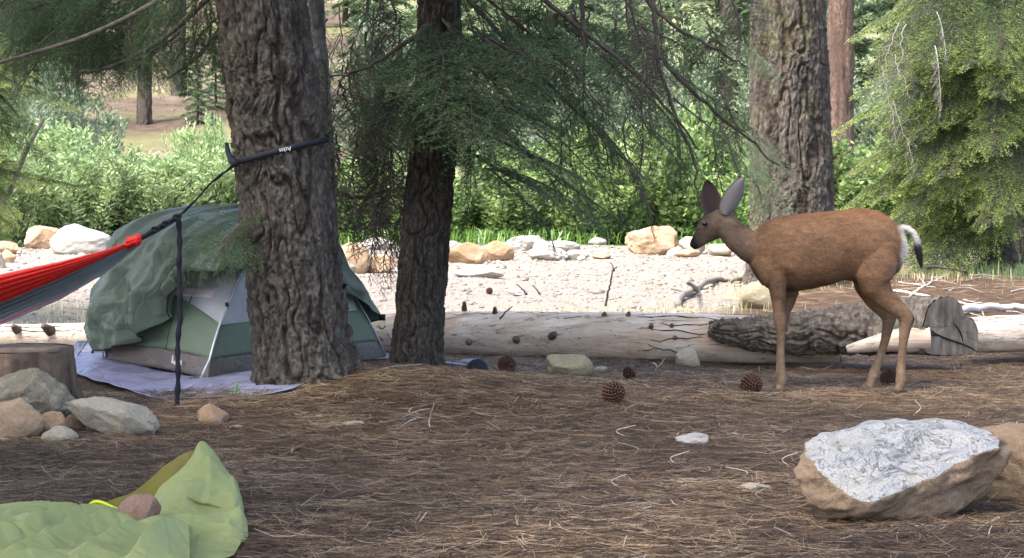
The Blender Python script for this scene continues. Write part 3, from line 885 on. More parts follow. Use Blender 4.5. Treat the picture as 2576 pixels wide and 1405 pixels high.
# the bark covered log lying against it, sawn end towards the right
L2 = log_pts([(1790, 805, 850, 12.75), (1880, 798, 880, 12.62), (2010, 785, 895, 12.5), (2150, 768, 893, 12.42), (2260, 758, 890, 12.36), (2335, 752, 890, 12.3)])
L2 = [(x, y, max(z, float(gz(x, y)) + r * 0.8), r) for (x, y, z, r) in L2]
lb = thing('barked_log', 'thick log still in rough bark with a grey sawn lobed end', 'log', (L2[3][0], L2[3][1], 0))
obj('bark', trunk_mesh('bark', L2, 120, 200, M['bark_log'], plate=0.042, depth=0.016, seed=14, squash=0.9, lump=0.05), lb)
ax = Vector((0.42, -0.90, 0.03)).normalized()
pc = P(2390, 825, 12.22)
def onface(px, py, lift=0.0):
    dd = ray(px, py); o_ = Vector((0, 0, CAM_H))
    return o_ + dd * ((pc - o_).dot(ax) / dd.dot(ax)) + ax * lift
oc = spline([onface(x, y) for (x, y) in [(2326, 812), (2334, 780), (2352, 757), (2380, 747), (2404, 752), (2420, 772), (2428, 795), (2446, 806), (2458, 832), (2461, 862), (2455, 886), (2420, 893), (2372, 894), (2332, 888), (2321, 860), (2322, 832), (2326, 812)]], 96)[:-1]
cf = sum(oc, Vector()) / len(oc)
bk = Vector((-0.30, 0.10, 0.0))
rgs = [[p + bk + (cf - p) * 0.10 for p in oc], [p + bk * 0.4 + (cf - p) * 0.015 for p in oc], [p + bk * 0.02 for p in oc]]
mb = MB(); nn_ = len(oc)
mb.add([p + Vector((0, 0, 0.006 * math.sin(i * 1.7))) for r in rgs for i, p in enumerate(r)], [(i * nn_ + k, i * nn_ + (k + 1) % nn_, (i + 1) * nn_ + (k + 1) % nn_, (i + 1) * nn_ + k) for i in range(2) for k in range(nn_)])
obj('butt', mb.mesh('butt', M['bark_log']), lb)
mb = MB(); V, F = [], []
rk_ = random.Random(3)
for i in range(7):
    f = 1 - i / 7
    V += [cf + (p - cf) * f * (0.995 if i == 0 else 1) + ax * (rk_.uniform(-0.002, 0.002) if i else 0) for p in oc]
for i in range(6):
    F += [(i * nn_ + k, i * nn_ + (k + 1) % nn_, (i + 1) * nn_ + (k + 1) % nn_, (i + 1) * nn_ + k) for k in range(nn_)]
V.append(cf); F += [(6 * nn_ + k, 6 * nn_ + (k + 1) % nn_, len(V) - 1) for k in range(nn_)]
mb.add(V, F)
obj('sawn_end', mb.mesh('sawn_end', M['wood_grey']), lb)
for cr_ in ([(2326, 818), (2350, 838), (2380, 852), (2410, 862), (2440, 874), (2456, 884)], [(2398, 812), (2415, 835), (2422, 862)], [(2328, 836), (2345, 842), (2362, 846)]):
    mb = MB(); mb.tube(spline([onface(x, y, 0.001) for (x, y) in cr_], 16), [0.0015 + 0.0045 * math.sin(math.pi * i / 16) for i in range(17)], 6)
    obj('crack', mb.mesh('crack', M['black']), lb)
mb = MB(); pp = spline([P(2130, 880, 12.22), P(2220, 862, 12.2), P(2300, 853, 12.2), P(2336, 851, 12.2)], 24)
mb.tube(pp, [0.02 + 0.055 * min(1, i / 14) for i in range(25)], 20)
obj('side_limb', mb.mesh('side_limb', M['wood']), lb)

L3 = log_pts([(2440, 800, 885, 12.75), (2520, 795, 885, 12.8), (2700, 790, 880, 12.9), (3000, 780, 875, 13.1)])
l3 = thing('fallen_log', 'pale bare log behind the sawn lobed end', 'log', (L3[1][0], L3[1][1], 0))
obj('stem', log_mesh('stem', L3, 48, 120, M['wood'], 9, 0.05), l3)
obj('stem_end', disc_mesh('stem_end', Vector(L3[0][:3]), (-1, -0.2, 0), (0, 1, 0), L3[0][3] * 0.9, L3[0][3] * 0.9, M['wood_grey'], 0.02, 30, 5), l3)
# little wooden post end beside it
p0 = G(2575, 884)
blk = thing('wood_block', 'short upright brown wooden block in front of the pale bare log', 'wood block', p0)
mb = MB()
V, F = [], []
for zi, z in enumerate((-0.02, 0.05, 0.125, 0.132)):
    for k in range(14):
        a = 2 * math.pi * k / 14; r = (0.068 + 0.006 * math.sin(3 * a + zi)) * (0.97 if zi == 3 else 1)
        V.append((p0.x + math.cos(a) * r, p0.y + math.sin(a) * r * 0.9, p0.z + z))
for i in range(3):
    for k in range(14):
        F.append((i * 14 + k, i * 14 + (k + 1) % 14, (i + 1) * 14 + (k + 1) % 14, (i + 1) * 14 + k))
F.append(tuple(42 + k for k in range(14)))
mb.add(V, F)
obj('block', mb.mesh('block', M['wood_stump']), blk)

# old stump behind the stone heap
sb = Vector((P(35, 990, 10.45).x, 10.45, 0)); sb.z = float(gz(sb.x, sb.y))
st = thing('stump', 'old sawn brown tree stump behind the heap of stones', 'stump', sb)
ztop = P(60, 884, 10.2).z
rst = 150 / FPX * 10.45
spts = [(sb.x, sb.y, sb.z - 0.05, rst * 1.14), (sb.x - 0.005, sb.y, sb.z + 0.08, rst * 1.06), (sb.x - 0.01, sb.y, ztop - 0.01, rst)]
obj('stump_wood', trunk_mesh('stump_wood', spts, 110, 60, M['wood_stump'], plate=0.3, depth=0.01, seed=8, squash=0.1, flare=(0.12, 0.08), lump=0.04), st)
obj('sawn_top', disc_mesh('sawn_top', (sb.x - 0.01, sb.y, ztop), (0.02, 0.05, 1), (1, 0, 0), rst * 0.985, rst * 0.985, m_plain('stump_top', (0.20, 0.15, 0.11), 0.9, 0.4, 20, 0.5, 0.005), 0.02, 48, 3), st)
# ================================================================ BOUGHS (one mesh per kind, shared by every branch that uses it)
def bough_mesh(name, seed, mats, needles=True, dark=(0.036, 0.072, 0.034), mid=(0.060, 0.112, 0.048), tip=(0.12, 0.19, 0.06), droop=0.18, side=0.40, step=0.045,
               nstep=0.0065, nlen=0.021, nwid=0.0019, tipw=0.3, sub=True, hang=0.3, thick=0.008, kink=0.03, substep=0.034, rmul=1.0):
    rr = np.random.RandomState(seed)
    wood = MB()
    segs = []          # (start, direction, length, bend, tipness)
    m = 16
    pts = []
    y = 0.0; z = 0.0
    for i in range(m + 1):
        t = i / m
        y += rr.normal(0, kink) * 0.5
        pts.append(Vector((t, y * 0.5, -droop * t * t + 0.03 * math.sin(4 * t + seed))))
    wood.tube(pts, [thick * (1 - 0.88 * i / m) for i in range(m + 1)], 5)
    def at(t):
        k = min(int(t * m), m - 1); u = t * m - k
        return pts[k].lerp(pts[k + 1], u)
    lines = []
    t = 0.10
    sgn = 1
    while t < 0.99:
        p = at(t)
        env = side * (min(1.0, t / 0.25)) * (1 - t) ** 0.75 + 0.05
        l = env * rr.uniform(0.6, 1.15)
        a = R(rr.uniform(42, 66)) * sgn
        d = Vector((math.cos(a), math.sin(a), -rr.uniform(0.0, hang)))
        lines.append((p, d, l, 0.0016 + 0.004 * l, (t * 0.5)))
        if sub and l > 0.07:
            q = 0.2
            s2 = 1
            while q < 0.92:
                l2 = l * (1 - q) * rr.uniform(0.35, 0.65) + 0.015
                pp = p + d * (l * q) - Vector((0, 0, 0.25 * l * q * q))
                a2 = a + s2 * R(rr.uniform(32, 55))
                d2 = Vector((math.cos(a2), math.sin(a2), d.z - rr.uniform(0, hang * 0.8)))
                lines.append((pp, d2, l2, 0.0011, t * 0.4 + 0.3 * q))
                q += substep / l * rr.uniform(0.7, 1.3)
                s2 = -s2
        t += step * rr.uniform(0.55, 1.2) * 0.5
        sgn = -sgn
    lines.append((at(0.6), (pts[-1] - at(0.6)), 1.0, 0.001, 0.6))
    for (p, d, l, r, tt) in lines[:-1]:
        e = p + d * l
        mpt = p + d * (l * 0.55) - Vector((0, 0, 0.08 * l))
        e = e - Vector((0, 0, 0.25 * l))
        wood.tube([p, mpt, e], [r * rmul, r * 0.75 * rmul, r * 0.4 * rmul], 3, cap=False)
    V = [np.array(wood.v)]
    WF = []
    for f in wood.f:
        if len(f) == 4: WF.append((f[0], f[1], f[2])); WF.append((f[0], f[2], f[3]))
        else:
            for k in range(1, len(f) - 1): WF.append((f[0], f[k], f[k + 1]))
    nW = len(WF)
    Fl = [np.array(WF)]
    C = [np.tile(np.array([[0.08, 0.065, 0.05]]), (len(wood.v), 1))]
    if needles:
        P0, D, TT = [], [], []
        for (p, d, l, r, tt) in lines:
            dl = d.length * l
            n = max(3, int(dl / nstep))
            for k in range(n):
                u = (k + rr.rand()) / n
                P0.append(p + d * (l * u) - Vector((0, 0, 0.25 * l * u * u)))
                D.append(d.normalized())
                TT.append((u, tt))
        P0 = np.array([p[:] for p in P0]); D = np.array([q[:] for q in D]); TT = np.array(TT)
        n = len(P0)
        up = np.array([0, 0, 1.0])
        S = np.cross(D, up); S /= np.linalg.norm(S, axis=1, keepdims=True) + 1e-6
        sg = np.where(rr.rand(n) < 0.5, -1, 1)[:, None]
        nd = D * rr.uniform(0.25, 0.75, (n, 1)) + S * sg * rr.uniform(0.6, 1.0, (n, 1)) + up * rr.normal(0.12, 0.32, (n, 1))
        nd /= np.linalg.norm(nd, axis=1, keepdims=True)
        L = nlen * rr.uniform(0.65, 1.2, (n, 1))
        W = np.cross(nd, up + rr.normal(0, 0.4, (n, 3))); W /= np.linalg.norm(W, axis=1, keepdims=True) + 1e-6
        W = W * nwid
        tri = np.stack([P0 - W * 0.6, P0 + W * 0.6, P0 + nd * L * 0.6 + W, P0 + nd * L], 1).reshape(-1, 3)
        b = sum(len(v) for v in V)
        k = (np.arange(n) * 4)[:, None] + b
        Fn = np.concatenate([k + np.array([[0, 1, 2]]), k + np.array([[0, 2, 3]])], 0)
        V.append(tri)
        Fl.append(Fn)
        w = np.clip(TT[:, :1] ** 3 * tipw * 1.5 * (0.35 + TT[:, 1:]) + np.clip(TT[:, 1:] - 0.3, 0, 1) * tipw * 0.8, 0, 1)
        nz = rr.rand(n, 1)
        c = (np.array(dark) * (1 - nz) + np.array(mid) * nz) * (1 - w) + np.array(tip) * w
        C.append(np.repeat(c * rr.uniform(0.8, 1.2, (n, 1)), 4, 0))
    V = np.concatenate(V); F = np.concatenate(Fl); C = np.concatenate(C)
    fm = np.zeros(len(F), int); fm[nW:] = 1
    return mesh_np(name, V, F, C, True, mats, fm)

LIVE = [bough_mesh('fir_bough', 10 + i, [M['bark_twig'], M['needle']], droop=0.12 + 0.06 * i, hang=0.15 + 0.1 * (i % 3), nstep=0.0075, step=0.062) for i in range(4)]
THIN = [bough_mesh('thin_bough', 30 + i, [M['dead_twig'], M['needle']], droop=0.25, side=0.30, step=0.10, hang=0.6, nstep=0.009, kink=0.05) for i in range(3)]
DEAD = [bough_mesh('dead_bough', 50 + i, [M['bark_twig'], M['needle']], needles=False, droop=0.35, side=0.34, step=0.075, hang=0.9, kink=0.09, rmul=2.6, thick=0.014) for i in range(3)]
BRIGHT = [bough_mesh('new_growth_bough', 70 + i, [M['bark_twig'], M['needle_bright']], droop=0.16 + 0.05 * i, hang=0.15, tipw=1.0, dark=(0.055, 0.095, 0.046), mid=(0.11, 0.17, 0.078),
                     tip=(0.40, 0.50, 0.11), nstep=0.0045, nlen=0.012, nwid=0.0014, step=0.03, side=0.33, substep=0.020) for i in range(3)]
PALE = [bough_mesh('bleached_bough', 90 + i, [M['pale_twig'], M['needle']], needles=False, droop=0.3, side=0.3, step=0.11, hang=0.5, kink=0.09) for i in range(2)]
CANOPY = [bough_mesh('canopy_bough', 110 + i, [M['bark_twig'], M['needle']], droop=0.12, side=0.42, step=0.055, nstep=0.016, nlen=0.034, nwid=0.006, hang=0.3) for i in range(2)]

def place_bough(par, me, a, b, roll=0.0, width=1.0, name='branch', wide=None):
    a, b = Vector(a), Vector(b)
    d = b - a; L = d.length; x = d / L
    up = Vector((0, 0, 1))
    if abs(x.z) > 0.97: up = Vector((0, 1, 0))
    y = up.cross(x).normalized(); z = x.cross(y)
    rot = Matrix((x, y, z)).transposed().to_4x4() @ Matrix.Rotation(roll, 4, 'X')
    o = bpy.data.objects.new(name, me)
    COL.objects.link(o)
    o.parent = par
    w = L if wide is None else wide
    o.matrix_local = Matrix.Translation(a - wloc(par)) @ rot @ Matrix.Diagonal((L, w * width, w * width, 1))
    return o

rt = random.Random(11)
def pick(a): return a[rt.randrange(len(a))]

def stem_at(pts, z):
    zs = [p[2] for p in pts]
    return Vector((float(np.interp(z, zs, [p[0] for p in pts])), float(np.interp(z, zs, [p[1] for p in pts])), z))

def crown(par, pts, z0, z1, n, l0, l1, meshes, az=None, pitch=(-0.35, 0.1), seed=0):
    """whorled branches up the stem, longest low down"""
    r2 = random.Random(seed)
    for i in range(n):
        t = (i + r2.random()) / n
        z = z0 + (z1 - z0) * t
        p = stem_at(pts, z)
        a = i * 2.399 + r2.uniform(-0.4, 0.4)
        if az is not None: a = r2.uniform(*az)
        L = (l0 * (1 - t) + l1 * t) * r2.uniform(0.75, 1.15)
        pi = r2.uniform(*pitch)
        q = p + Vector((math.cos(a) * math.cos(pi), math.sin(a) * math.cos(pi), math.sin(pi))) * L
        place_bough(par, meshes[r2.randrange(len(meshes))], p, q, r2.uniform(-0.4, 0.4), wide=min(L, 2.2) * r2.uniform(0.8, 1.1))

# ================================================================ NEAR TREES
# thick trunk with the strap
xb = lambda px, Y: (px - CX) / FPX * Y
T1 = [(-1.000, 11.0, -0.05, 0.262), (-1.045, 11.0, 0.25, 0.243), (-1.10, 11.0, 0.75, 0.236), (-1.153, 11.0, 1.25, 0.232), (-1.195, 11.0, 1.6, 0.229), (-1.238, 11.0, 1.97, 0.226), (-1.44, 11.02, 4, 0.21), (-1.7, 11.1, 7, 0.18), (-1.9, 11.2, 11, 0.13), (-2.0, 11.3, 15, 0.05)]
tree1 = thing('fir_tree', 'thick leaning grey-brown trunk with a black hammock strap around it', 'tree', (-1.0, 11.0, 0.05), 'trees of the campsite')
obj('trunk', trunk_mesh('trunk', T1[:7], 260, 620, M['bark_big'], plate=0.034, depth=0.018, seed=2, squash=0.40, flare=(0.30, 0.15)), tree1)
mt = MB(); mt.tube([p[:3] for p in T1[6:]], [p[3] for p in T1[6:]], 14)
obj('upper_trunk', mt.mesh('upper_trunk', M['bark_big']), tree1)
# slim dark trunk
T2 = [(-0.520, 12.1, -0.05, 0.150), (-0.512, 12.1, 0.2, 0.137), (-0.48, 12.1, 0.65, 0.134), (-0.445, 12.1, 1.05, 0.130), (-0.412, 12.1, 1.45, 0.122), (-0.392, 12.1, 2.05, 0.118), (-0.36, 12.1, 4, 0.105), (-0.32, 12.1, 7, 0.08), (-0.3, 12.1, 11, 0.03)]
tree2 = thing('fir_tree', 'slimmer dark trunk standing between the tent and the fallen log', 'tree', (-0.515, 12.1, 0.03), 'trees of the campsite')
obj('trunk', trunk_mesh('trunk', T2[:7], 200, 600, M['bark_slim'], plate=0.028, depth=0.011, seed=5, squash=0.45, flare=(0.16, 0.12)), tree2)
mt = MB(); mt.tube([p[:3] for p in T2[6:]], [p[3] for p in T2[6:]], 12)
obj('upper_trunk', mt.mesh('upper_trunk', M['bark_slim']), tree2)
# pale sapling just behind the thick trunk
T3 = [(-0.99, 12.5, -0.05, 0.060), (-1.03, 12.5, 0.7, 0.055), (-1.055, 12.5, 1.28, 0.052), (-1.078, 12.5, 1.7, 0.05), (-1.098, 12.5, 2.06, 0.048), (-1.15, 12.5, 4, 0.04), (-1.2, 12.5, 6, 0.02)]
tree3 = thing('sapling', 'thin pale grey stem rising right behind the thick leaning trunk', 'tree', (-0.99, 12.5, 0), 'trees of the campsite')
obj('trunk', trunk_mesh('trunk', T3, 60, 300, M['bark_pale'], plate=0.08, depth=0.003, seed=6, squash=1.5), tree3)
# mossy pine behind the deer
T4 = [(2.54, 20.0, -0.1, 0.44), (2.53, 20.0, 0.4, 0.385), (2.52, 20.0, 1.0, 0.372), (2.495, 20.0, 1.8, 0.352), (2.468, 20.0, 2.6, 0.335), (2.42, 20.0, 5, 0.30), (2.35, 20, 10, 0.22), (2.3, 20, 18, 0.06)]
tree4 = thing('pine_tree', 'stout furrowed pine trunk with yellow moss behind the deer', 'tree', (2.54, 20.0, 0), 'trees of the campsite')
obj('trunk', trunk_mesh('trunk', T4[:6], 240, 420, M['bark_mossy'], plate=0.075, depth=0.030, seed=9, squash=0.30, flare=(0.15, 0.2)), tree4)
mt = MB(); mt.tube([p[:3] for p in T4[5:]], [p[3] for p in T4[5:]], 14)
obj('upper_trunk', mt.mesh('upper_trunk', M['bark_mossy']), tree4)

# --- boughs of the slim fir: the dark sprays hanging through the middle of the picture
def limb(par, me, s, e, roll=None, wide=None, name='branch'):
    if wide is None: wide = max((P(*s) - P(*e)).length, 0.75)
    return place_bough(par, me, P(*s), P(*e), (rt.choice((-1, 1)) * rt.uniform(0.2, 1.0)) if roll is None else roll, wide=wide, name=name)
# (start px,py,Y) -> (end px,py,Y)
C2 = [((1110, 40, 12.0), (1300, 250, 11.2)), ((1110, -60, 12.0), (1420, 160, 11.4)), ((1120, 60, 12.0), (1390, 330, 11.5)), ((1100, 90, 12.0), (1180, 270, 11.3)), ((1090, 120, 12.0), (930, 300, 11.6)),
      ((1090, 60, 12.0), (900, 260, 11.4)), ((1115, -100, 12.1), (1620, 300, 11.7)), ((1120, 130, 12.1), (1450, 470, 11.8)), ((1120, 180, 12.1), (1340, 440, 11.6)), ((1260, 30, 12.0), (1560, 240, 11.6)),
      ((1300, 150, 12.1), (1620, 410, 11.8)), ((1320, 300, 12.0), (1640, 480, 11.9)), ((1350, 330, 12.0), (1560, 520, 12.0)), ((1380, 420, 12.0), (1600, 560, 12.2)), ((1150, 180, 12.0), (1230, 400, 11.5)),
      ((1180, 60, 12.1), (1350, 130, 11.0)), ((1080, 150, 12.0), (960, 380, 11.8)), ((1060, 190, 12.1), (930, 430, 12.0)), ((1130, 240, 12.0), (1280, 480, 11.7)), ((1400, 60, 12.4), (1700, 260, 12.0)),
      ((1480, 120, 12.4), (1760, 330, 12.2)), ((1560, 180, 12.5), (1840, 420, 12.4)), ((1600, 60, 12.6), (1880, 200, 12.4)), ((1660, 140, 12.7), (1950, 340, 12.5)), ((1700, 240, 12.8), (1990, 470, 12.7)),
      ((1150, 330, 12.1), (1260, 560, 12.0)), ((1240, 420, 12.0), (1440, 600, 12.2)), ((1080, 200, 11.9), (1010, 330, 11.2)), ((1110, 150, 11.9), (1190, 330, 11.0)), ((1000, 40, 12.2), (860, 240, 12.0)),
      ((1420, 200, 12.6), (1560, 430, 12.3)), ((1500, 330, 12.4), (1720, 520, 12.3)), ((1620, 300, 12.6), (1820, 520, 12.6))]
for i, (s, e) in enumerate(C2):
    limb(tree2, pick(LIVE) if i % 4 else pick(THIN), s, e, wide=None)
    for k in range(0):
        j1, j2 = rt.uniform(-50, 50), rt.uniform(-40, 40)
        limb(tree2, pick(LIVE), (s[0] + j1 + 40 * k, s[1] + j2 + 30 * k, s[2] + 0.1), (e[0] + j1 * 1.6, e[1] + j2 * 1.5, e[2] + rt.uniform(-0.3, 0.3)))
for i in range(12):
    x = rt.uniform(1180, 1860); y = rt.uniform(-40, 300); L = rt.uniform(130, 260); Y = rt.uniform(11.4, 13.0)
    limb(tree2, pick(THIN) if rt.random() < 0.6 else pick(LIVE), (x, y, Y + 0.3), (x + rt.uniform(30, 170), y + L * rt.uniform(0.5, 1.0), Y - 0.1))
for (ex, ey, Ye) in [(1010, 200, 11.0), (960, 300, 11.2), (1200, 190, 10.7), (1290, 210, 10.9), (1380, 170, 11.0), (1150, 270, 10.8), (1250, 320, 10.9), (1430, 300, 11.1), (1330, 250, 10.8), (1080, 170, 10.8), (1480, 420, 11.3), (1380, 470, 11.2), (1560, 500, 11.5)]:
    limb(tree2, pick(LIVE), (1105 + (ex - 1105) * 0.25, ey - rt.uniform(70, 120), 12.0), (ex, ey, Ye), roll=rt.uniform(-0.25, 0.25), wide=rt.uniform(0.9, 1.2))
# long bare limbs running down to the right
mbl = None
LIMBS = [[(1110, -80, 12.1), (1290, 120, 12.0), (1450, 280, 12.0), (1570, 400, 12.1)], [(1330, -30, 12.3), (1480, 90, 12.2), (1600, 190, 12.2), (1700, 300, 12.3), (1760, 380, 12.4)],
         [(1600, -30, 12.4), (1690, 60, 12.3), (1790, 120, 12.4), (1880, 170, 12.5)], [(1120, 150, 12.0), (1220, 280, 11.9), (1330, 390, 11.9), (1420, 470, 12.0)], [(1640, 120, 12.5), (1740, 230, 12.5), (1860, 330, 12.6), (1960, 420, 12.6)],
         [(1465, -40, 12.2), (1470, 120, 12.2), (1465, 280, 12.2)], [(1640, -20, 12.3), (1655, 150, 12.3), (1700, 290, 12.4), (1745, 400, 12.4), (1752, 480, 12.4)], [(1085, 60, 12.0), (960, 150, 11.9), (880, 185, 11.9), (830, 195, 12.0)],
         [(1080, 140, 12.0), (1010, 210, 11.7), (960, 245, 11.5)], [(825, 488, 12.6), (900, 495, 12.5), (980, 480, 12.4), (1030, 470, 12.2)]]
for L_ in LIMBS:
    mb = MB(); pp = spline([P(*q) for q in L_], 18)
    pp = [p + Vector((rt.uniform(-0.01, 0.01), rt.uniform(-0.01, 0.01), rt.uniform(-0.008, 0.008))) for p in pp]
    mb.tube(pp, [0.015 * (1 - 0.7 * i / 18) for i in range(19)], 6)
    obj('limb', mb.mesh('limb', M['bark_twig']), tree2)
# dead drooping twigs between the two trunks and in the middle
for i in range(46):
    x = rt.uniform(800, 1040); y = rt.uniform(-60, 420); L = rt.uniform(140, 300); Y = rt.uniform(11.9, 12.9)
    limb(tree2, pick(DEAD), (x, y, Y), (x + rt.uniform(-60, 40), y + L, Y + rt.uniform(-0.2, 0.2)), wide=rt.uniform(0.35, 0.6))
for i in range(16):
    x = rt.uniform(830, 1030); y = rt.uniform(0, 420); L = rt.uniform(120, 260); Y = rt.uniform(11.9, 12.9)
    limb(tree2, pick(THIN), (x, y, Y), (x + rt.uniform(-80, 40), y + L, Y + rt.uniform(-0.2, 0.2)), wide=rt.uniform(0.35, 0.6))
for i in range(7):
    x = rt.uniform(860, 1000); y = rt.uniform(470, 600); Y = rt.uniform(12.3, 12.9)
    limb(tree2, pick(DEAD), (x + 70, y - 60, Y), (x - 30, y + rt.uniform(60, 150), Y), wide=0.4)
for i in range(34):
    x = rt.uniform(1180, 1900); y = rt.uniform(-60, 330); L = rt.uniform(120, 280); Y = rt.uniform(11.8, 13.2)
    limb(tree2, pick(DEAD), (x, y, Y), (x + rt.uniform(-40, 90), y + L, Y + rt.uniform(-0.2, 0.2)), wide=rt.uniform(0.3, 0.55))
crown(tree2, T2, 2.6, 10.5, 30, 1.9, 0.5, CANOPY, seed=2, pitch=(-0.3, 0.15))

# --- boughs of the thick tree: sprays along the top left
C1 = [((520, -120, 11.0), (300, 110, 10.8)), ((480, -60, 11.2), (180, 150, 11.0)), ((420, -80, 11.3), (60, 190, 11.0)), ((330, -40, 11.4), (30, 120, 11.2)), ((540, -60, 11.2), (400, 160, 11.0)),
      ((530, 20, 11.4), (500, 190, 11.4)), ((440, 20, 11.4), (330, 190, 11.2)), ((360, 40, 11.5), (200, 190, 11.3)), ((260, -20, 11.4), (90, 160, 11.2)), ((180, 20, 11.6), (-30, 190, 11.4)),
      ((510, -30, 11.6), (560, 140, 11.4)), ((470, 90, 11.5), (380, 215, 11.4)), ((310, 90, 11.6), (230, 200, 11.5)), ((150, 60, 11.6), (0, 260, 11.5)), ((100, 0, 11.4), (-40, 100, 11.3)),
      ((560, -100, 11.6), (460, 100, 11.5)), ((240, 40, 11.8), (120, 220, 11.7)), ((400, 0, 11.8), (280, 150, 11.7)), ((560, 60, 11.8), (540, 200, 11.9)), ((640, 545, 10.95), (462, 632, 10.60)), ((640, 560, 10.95), (500, 640, 10.60)), ((630, 530, 10.95), (530, 612, 10.65))]
for i, (s, e) in enumerate(C1):
    limb(tree1, pick(LIVE), s, e)
for i in range(60):
    x = rt.uniform(40, 600); y = rt.uniform(-100, 90); Y = rt.uniform(10.8, 12.2)
    limb(tree1, pick(LIVE) if i % 3 else pick(THIN), (x, y, Y + 0.2), (x - rt.uniform(60, 200), y + rt.uniform(80, 170), Y - 0.1))
for L_ in [[(540, -120, 11.0), (400, 0, 10.9), (220, 90, 10.85), (60, 140, 10.8), (-20, 165, 10.8)], [(560, -40, 11.2), (420, 90, 11.1), (300, 160, 11.1), (180, 190, 11.1)], [(600, 20, 11.4), (500, 140, 11.4), (420, 200, 11.4)]]:
    mb = MB(); pp = spline([P(*q) for q in L_], 18)
    mb.tube(pp, [0.017 * (1 - 0.7 * i / 18) for i in range(19)], 6)
    obj('limb', mb.mesh('limb', M['dead_twig']), tree1)
crown(tree1, T1, 2.7, 14.5, 50, 2.8, 0.7, CANOPY, seed=3, pitch=(-0.3, 0.15))
crown(tree4, T4, 6.0, 16, 26, 2.6, 0.8, CANOPY, seed=4, pitch=(-0.25, 0.2))
for i in range(10):   # thin sprays crossing the mossy trunk
    x = rt.uniform(1880, 2000); y = rt.uniform(150, 520); Y = rt.uniform(17.5, 19.0)
    limb(tree4, pick(THIN) if i % 2 else pick(LIVE), (x - 90, y - 70, Y), (x + rt.uniform(0, 80), y + rt.uniform(0, 60), Y))

# unseen neighbouring trees, some added to shade the camp, one carrying the hammock end
def camp_tree(x, y, r, h, label, seed, n=60, l0=2.8):
    z = float(gz(x, y))
    pts = [(x, y, z - 0.05, r * 1.15), (x, y, z + 0.5, r), (x + 0.02, y, z + 3, r * 0.92), (x + 0.05, y, z + h * 0.6, r * 0.6), (x + 0.05, y, z + h, 0.03)]
    t = thing('fir_tree', label, 'tree', (x, y, z), 'trees of the campsite')
    obj('trunk', trunk_mesh('trunk', pts, 70, 220, M['bark_big'], plate=0.08, depth=0.015, seed=seed, squash=0.4, flare=(0.2, 0.15)), t)
    crown(t, pts, z + 2.8, z + h - 0.5, n, l0, 0.6, CANOPY, seed=seed, pitch=(-0.3, 0.15))
    return t
camp_tree(-5.3, 9.6, 0.2, 13, 'fir holding the far end of the red hammock', 21)
camp_tree(-7.6, 13.6, 0.22, 14, 'fir beyond the hammock at the gravel edge outside the photograph', 22, 60)
camp_tree(4.6, 12.2, 0.22, 14, 'fir at the right of the camp behind the split boulder', 23, 70, 3.2)
camp_tree(2.6, 4.2, 0.2, 13, 'fir beside the photographer on the right', 24, 50)
camp_tree(-3.3, 5.8, 0.22, 14, 'unseen shade fir added left of the crumpled green sheet', 25, 76, 3.0)
camp_tree(-2.3, 2.6, 0.2, 14, 'unseen shade fir added just left of the photographer', 26, 60, 3.0)
camp_tree(-5.8, 5.6, 0.22, 15, 'tall unseen shade fir added farther left of the photographer', 27, 70, 3.2)


# ================================================================ RIGHT HAND FIR WITH BRIGHT TIPS
yf = 22.5
xf = xb(2512, yf)
T5 = [(xf + 0.02, yf, -0.1, 0.20), (xf, yf, 0.3, 0.165), (xf, yf, 1.0, 0.15), (xf - 0.02, yf, 2.0, 0.135), (xf - 0.05, yf, 4, 0.11), (xf - 0.05, yf, 9, 0.03)]
tree5 = thing('fir_tree', 'drooping fir with bright lime branch tips right of the mossy pine', 'tree', (xf, yf, 0), 'trees of the campsite')
obj('trunk', trunk_mesh('trunk', T5, 120, 300, M['bark_slim'], plate=0.05, depth=0.014, seed=12, squash=0.45, flare=(0.2, 0.15)), tree5)
for tier, py0 in enumerate((30, 105, 180, 255, 330, 405, 475, 540, 598)):
    reach = 455 if py0 < 500 else 330
    for k in range(9):
        f = k / 8 * 1.25 - 1.0                       # -1 points left, 0 towards the camera, above 0 right
        f += rt.uniform(-0.08, 0.08)
        if py0 > 500 and f > -0.45: continue
        ex = 2512 + f * reach * rt.uniform(0.75, 1.03)
        Ye = yf - math.sqrt(max(0.02, 1 - min(1, f * f))) * rt.uniform(1.1, 2.0)
        py = py0 + 28 * (1 - abs(f)) + rt.uniform(-22, 22)
        limb(tree5, pick(BRIGHT), (2505 + rt.uniform(-8, 8), py - rt.uniform(85, 140), yf), (ex, py, Ye), roll=rt.uniform(-0.3, 0.3), wide=rt.uniform(1.5, 2.1))
for i in range(7):
    x = rt.uniform(2200, 2560); y = rt.uniform(0, 420)
    limb(tree5, pick(PALE), (x, y, 20.6), (x + rt.uniform(-70, 70), y + rt.uniform(80, 200), 20.3), wide=rt.uniform(0.3, 0.7))
for i in range(14):
    x = rt.uniform(2250, 2500)
    limb(tree5, pick(DEAD), (2510, rt.uniform(470, 560), yf), (x, rt.uniform(610, 680), yf - rt.uniform(0.3, 1.2)), wide=rt.uniform(0.7, 1.1))
crown(tree5, T5, 3.2, 8.6, 26, 1.8, 0.5, BRIGHT, seed=33)
y6 = 23.5; x6 = xb(2588, y6)
T6 = [(x6, y6, -0.1, 0.2), (x6, y6, 0.5, 0.16), (x6 - 0.05, y6, 2, 0.15), (x6 - 0.12, y6, 4.5, 0.12), (x6 - 0.12, y6, 10, 0.03)]
tree6 = thing('fir_tree', 'dark fir stem close behind the drooping bright tipped fir', 'tree', (x6, y6, 0), 'trees of the campsite')
obj('trunk', trunk_mesh('trunk', T6, 70, 160, M['bark_slim'], plate=0.05, depth=0.014, seed=13, squash=0.45), tree6)
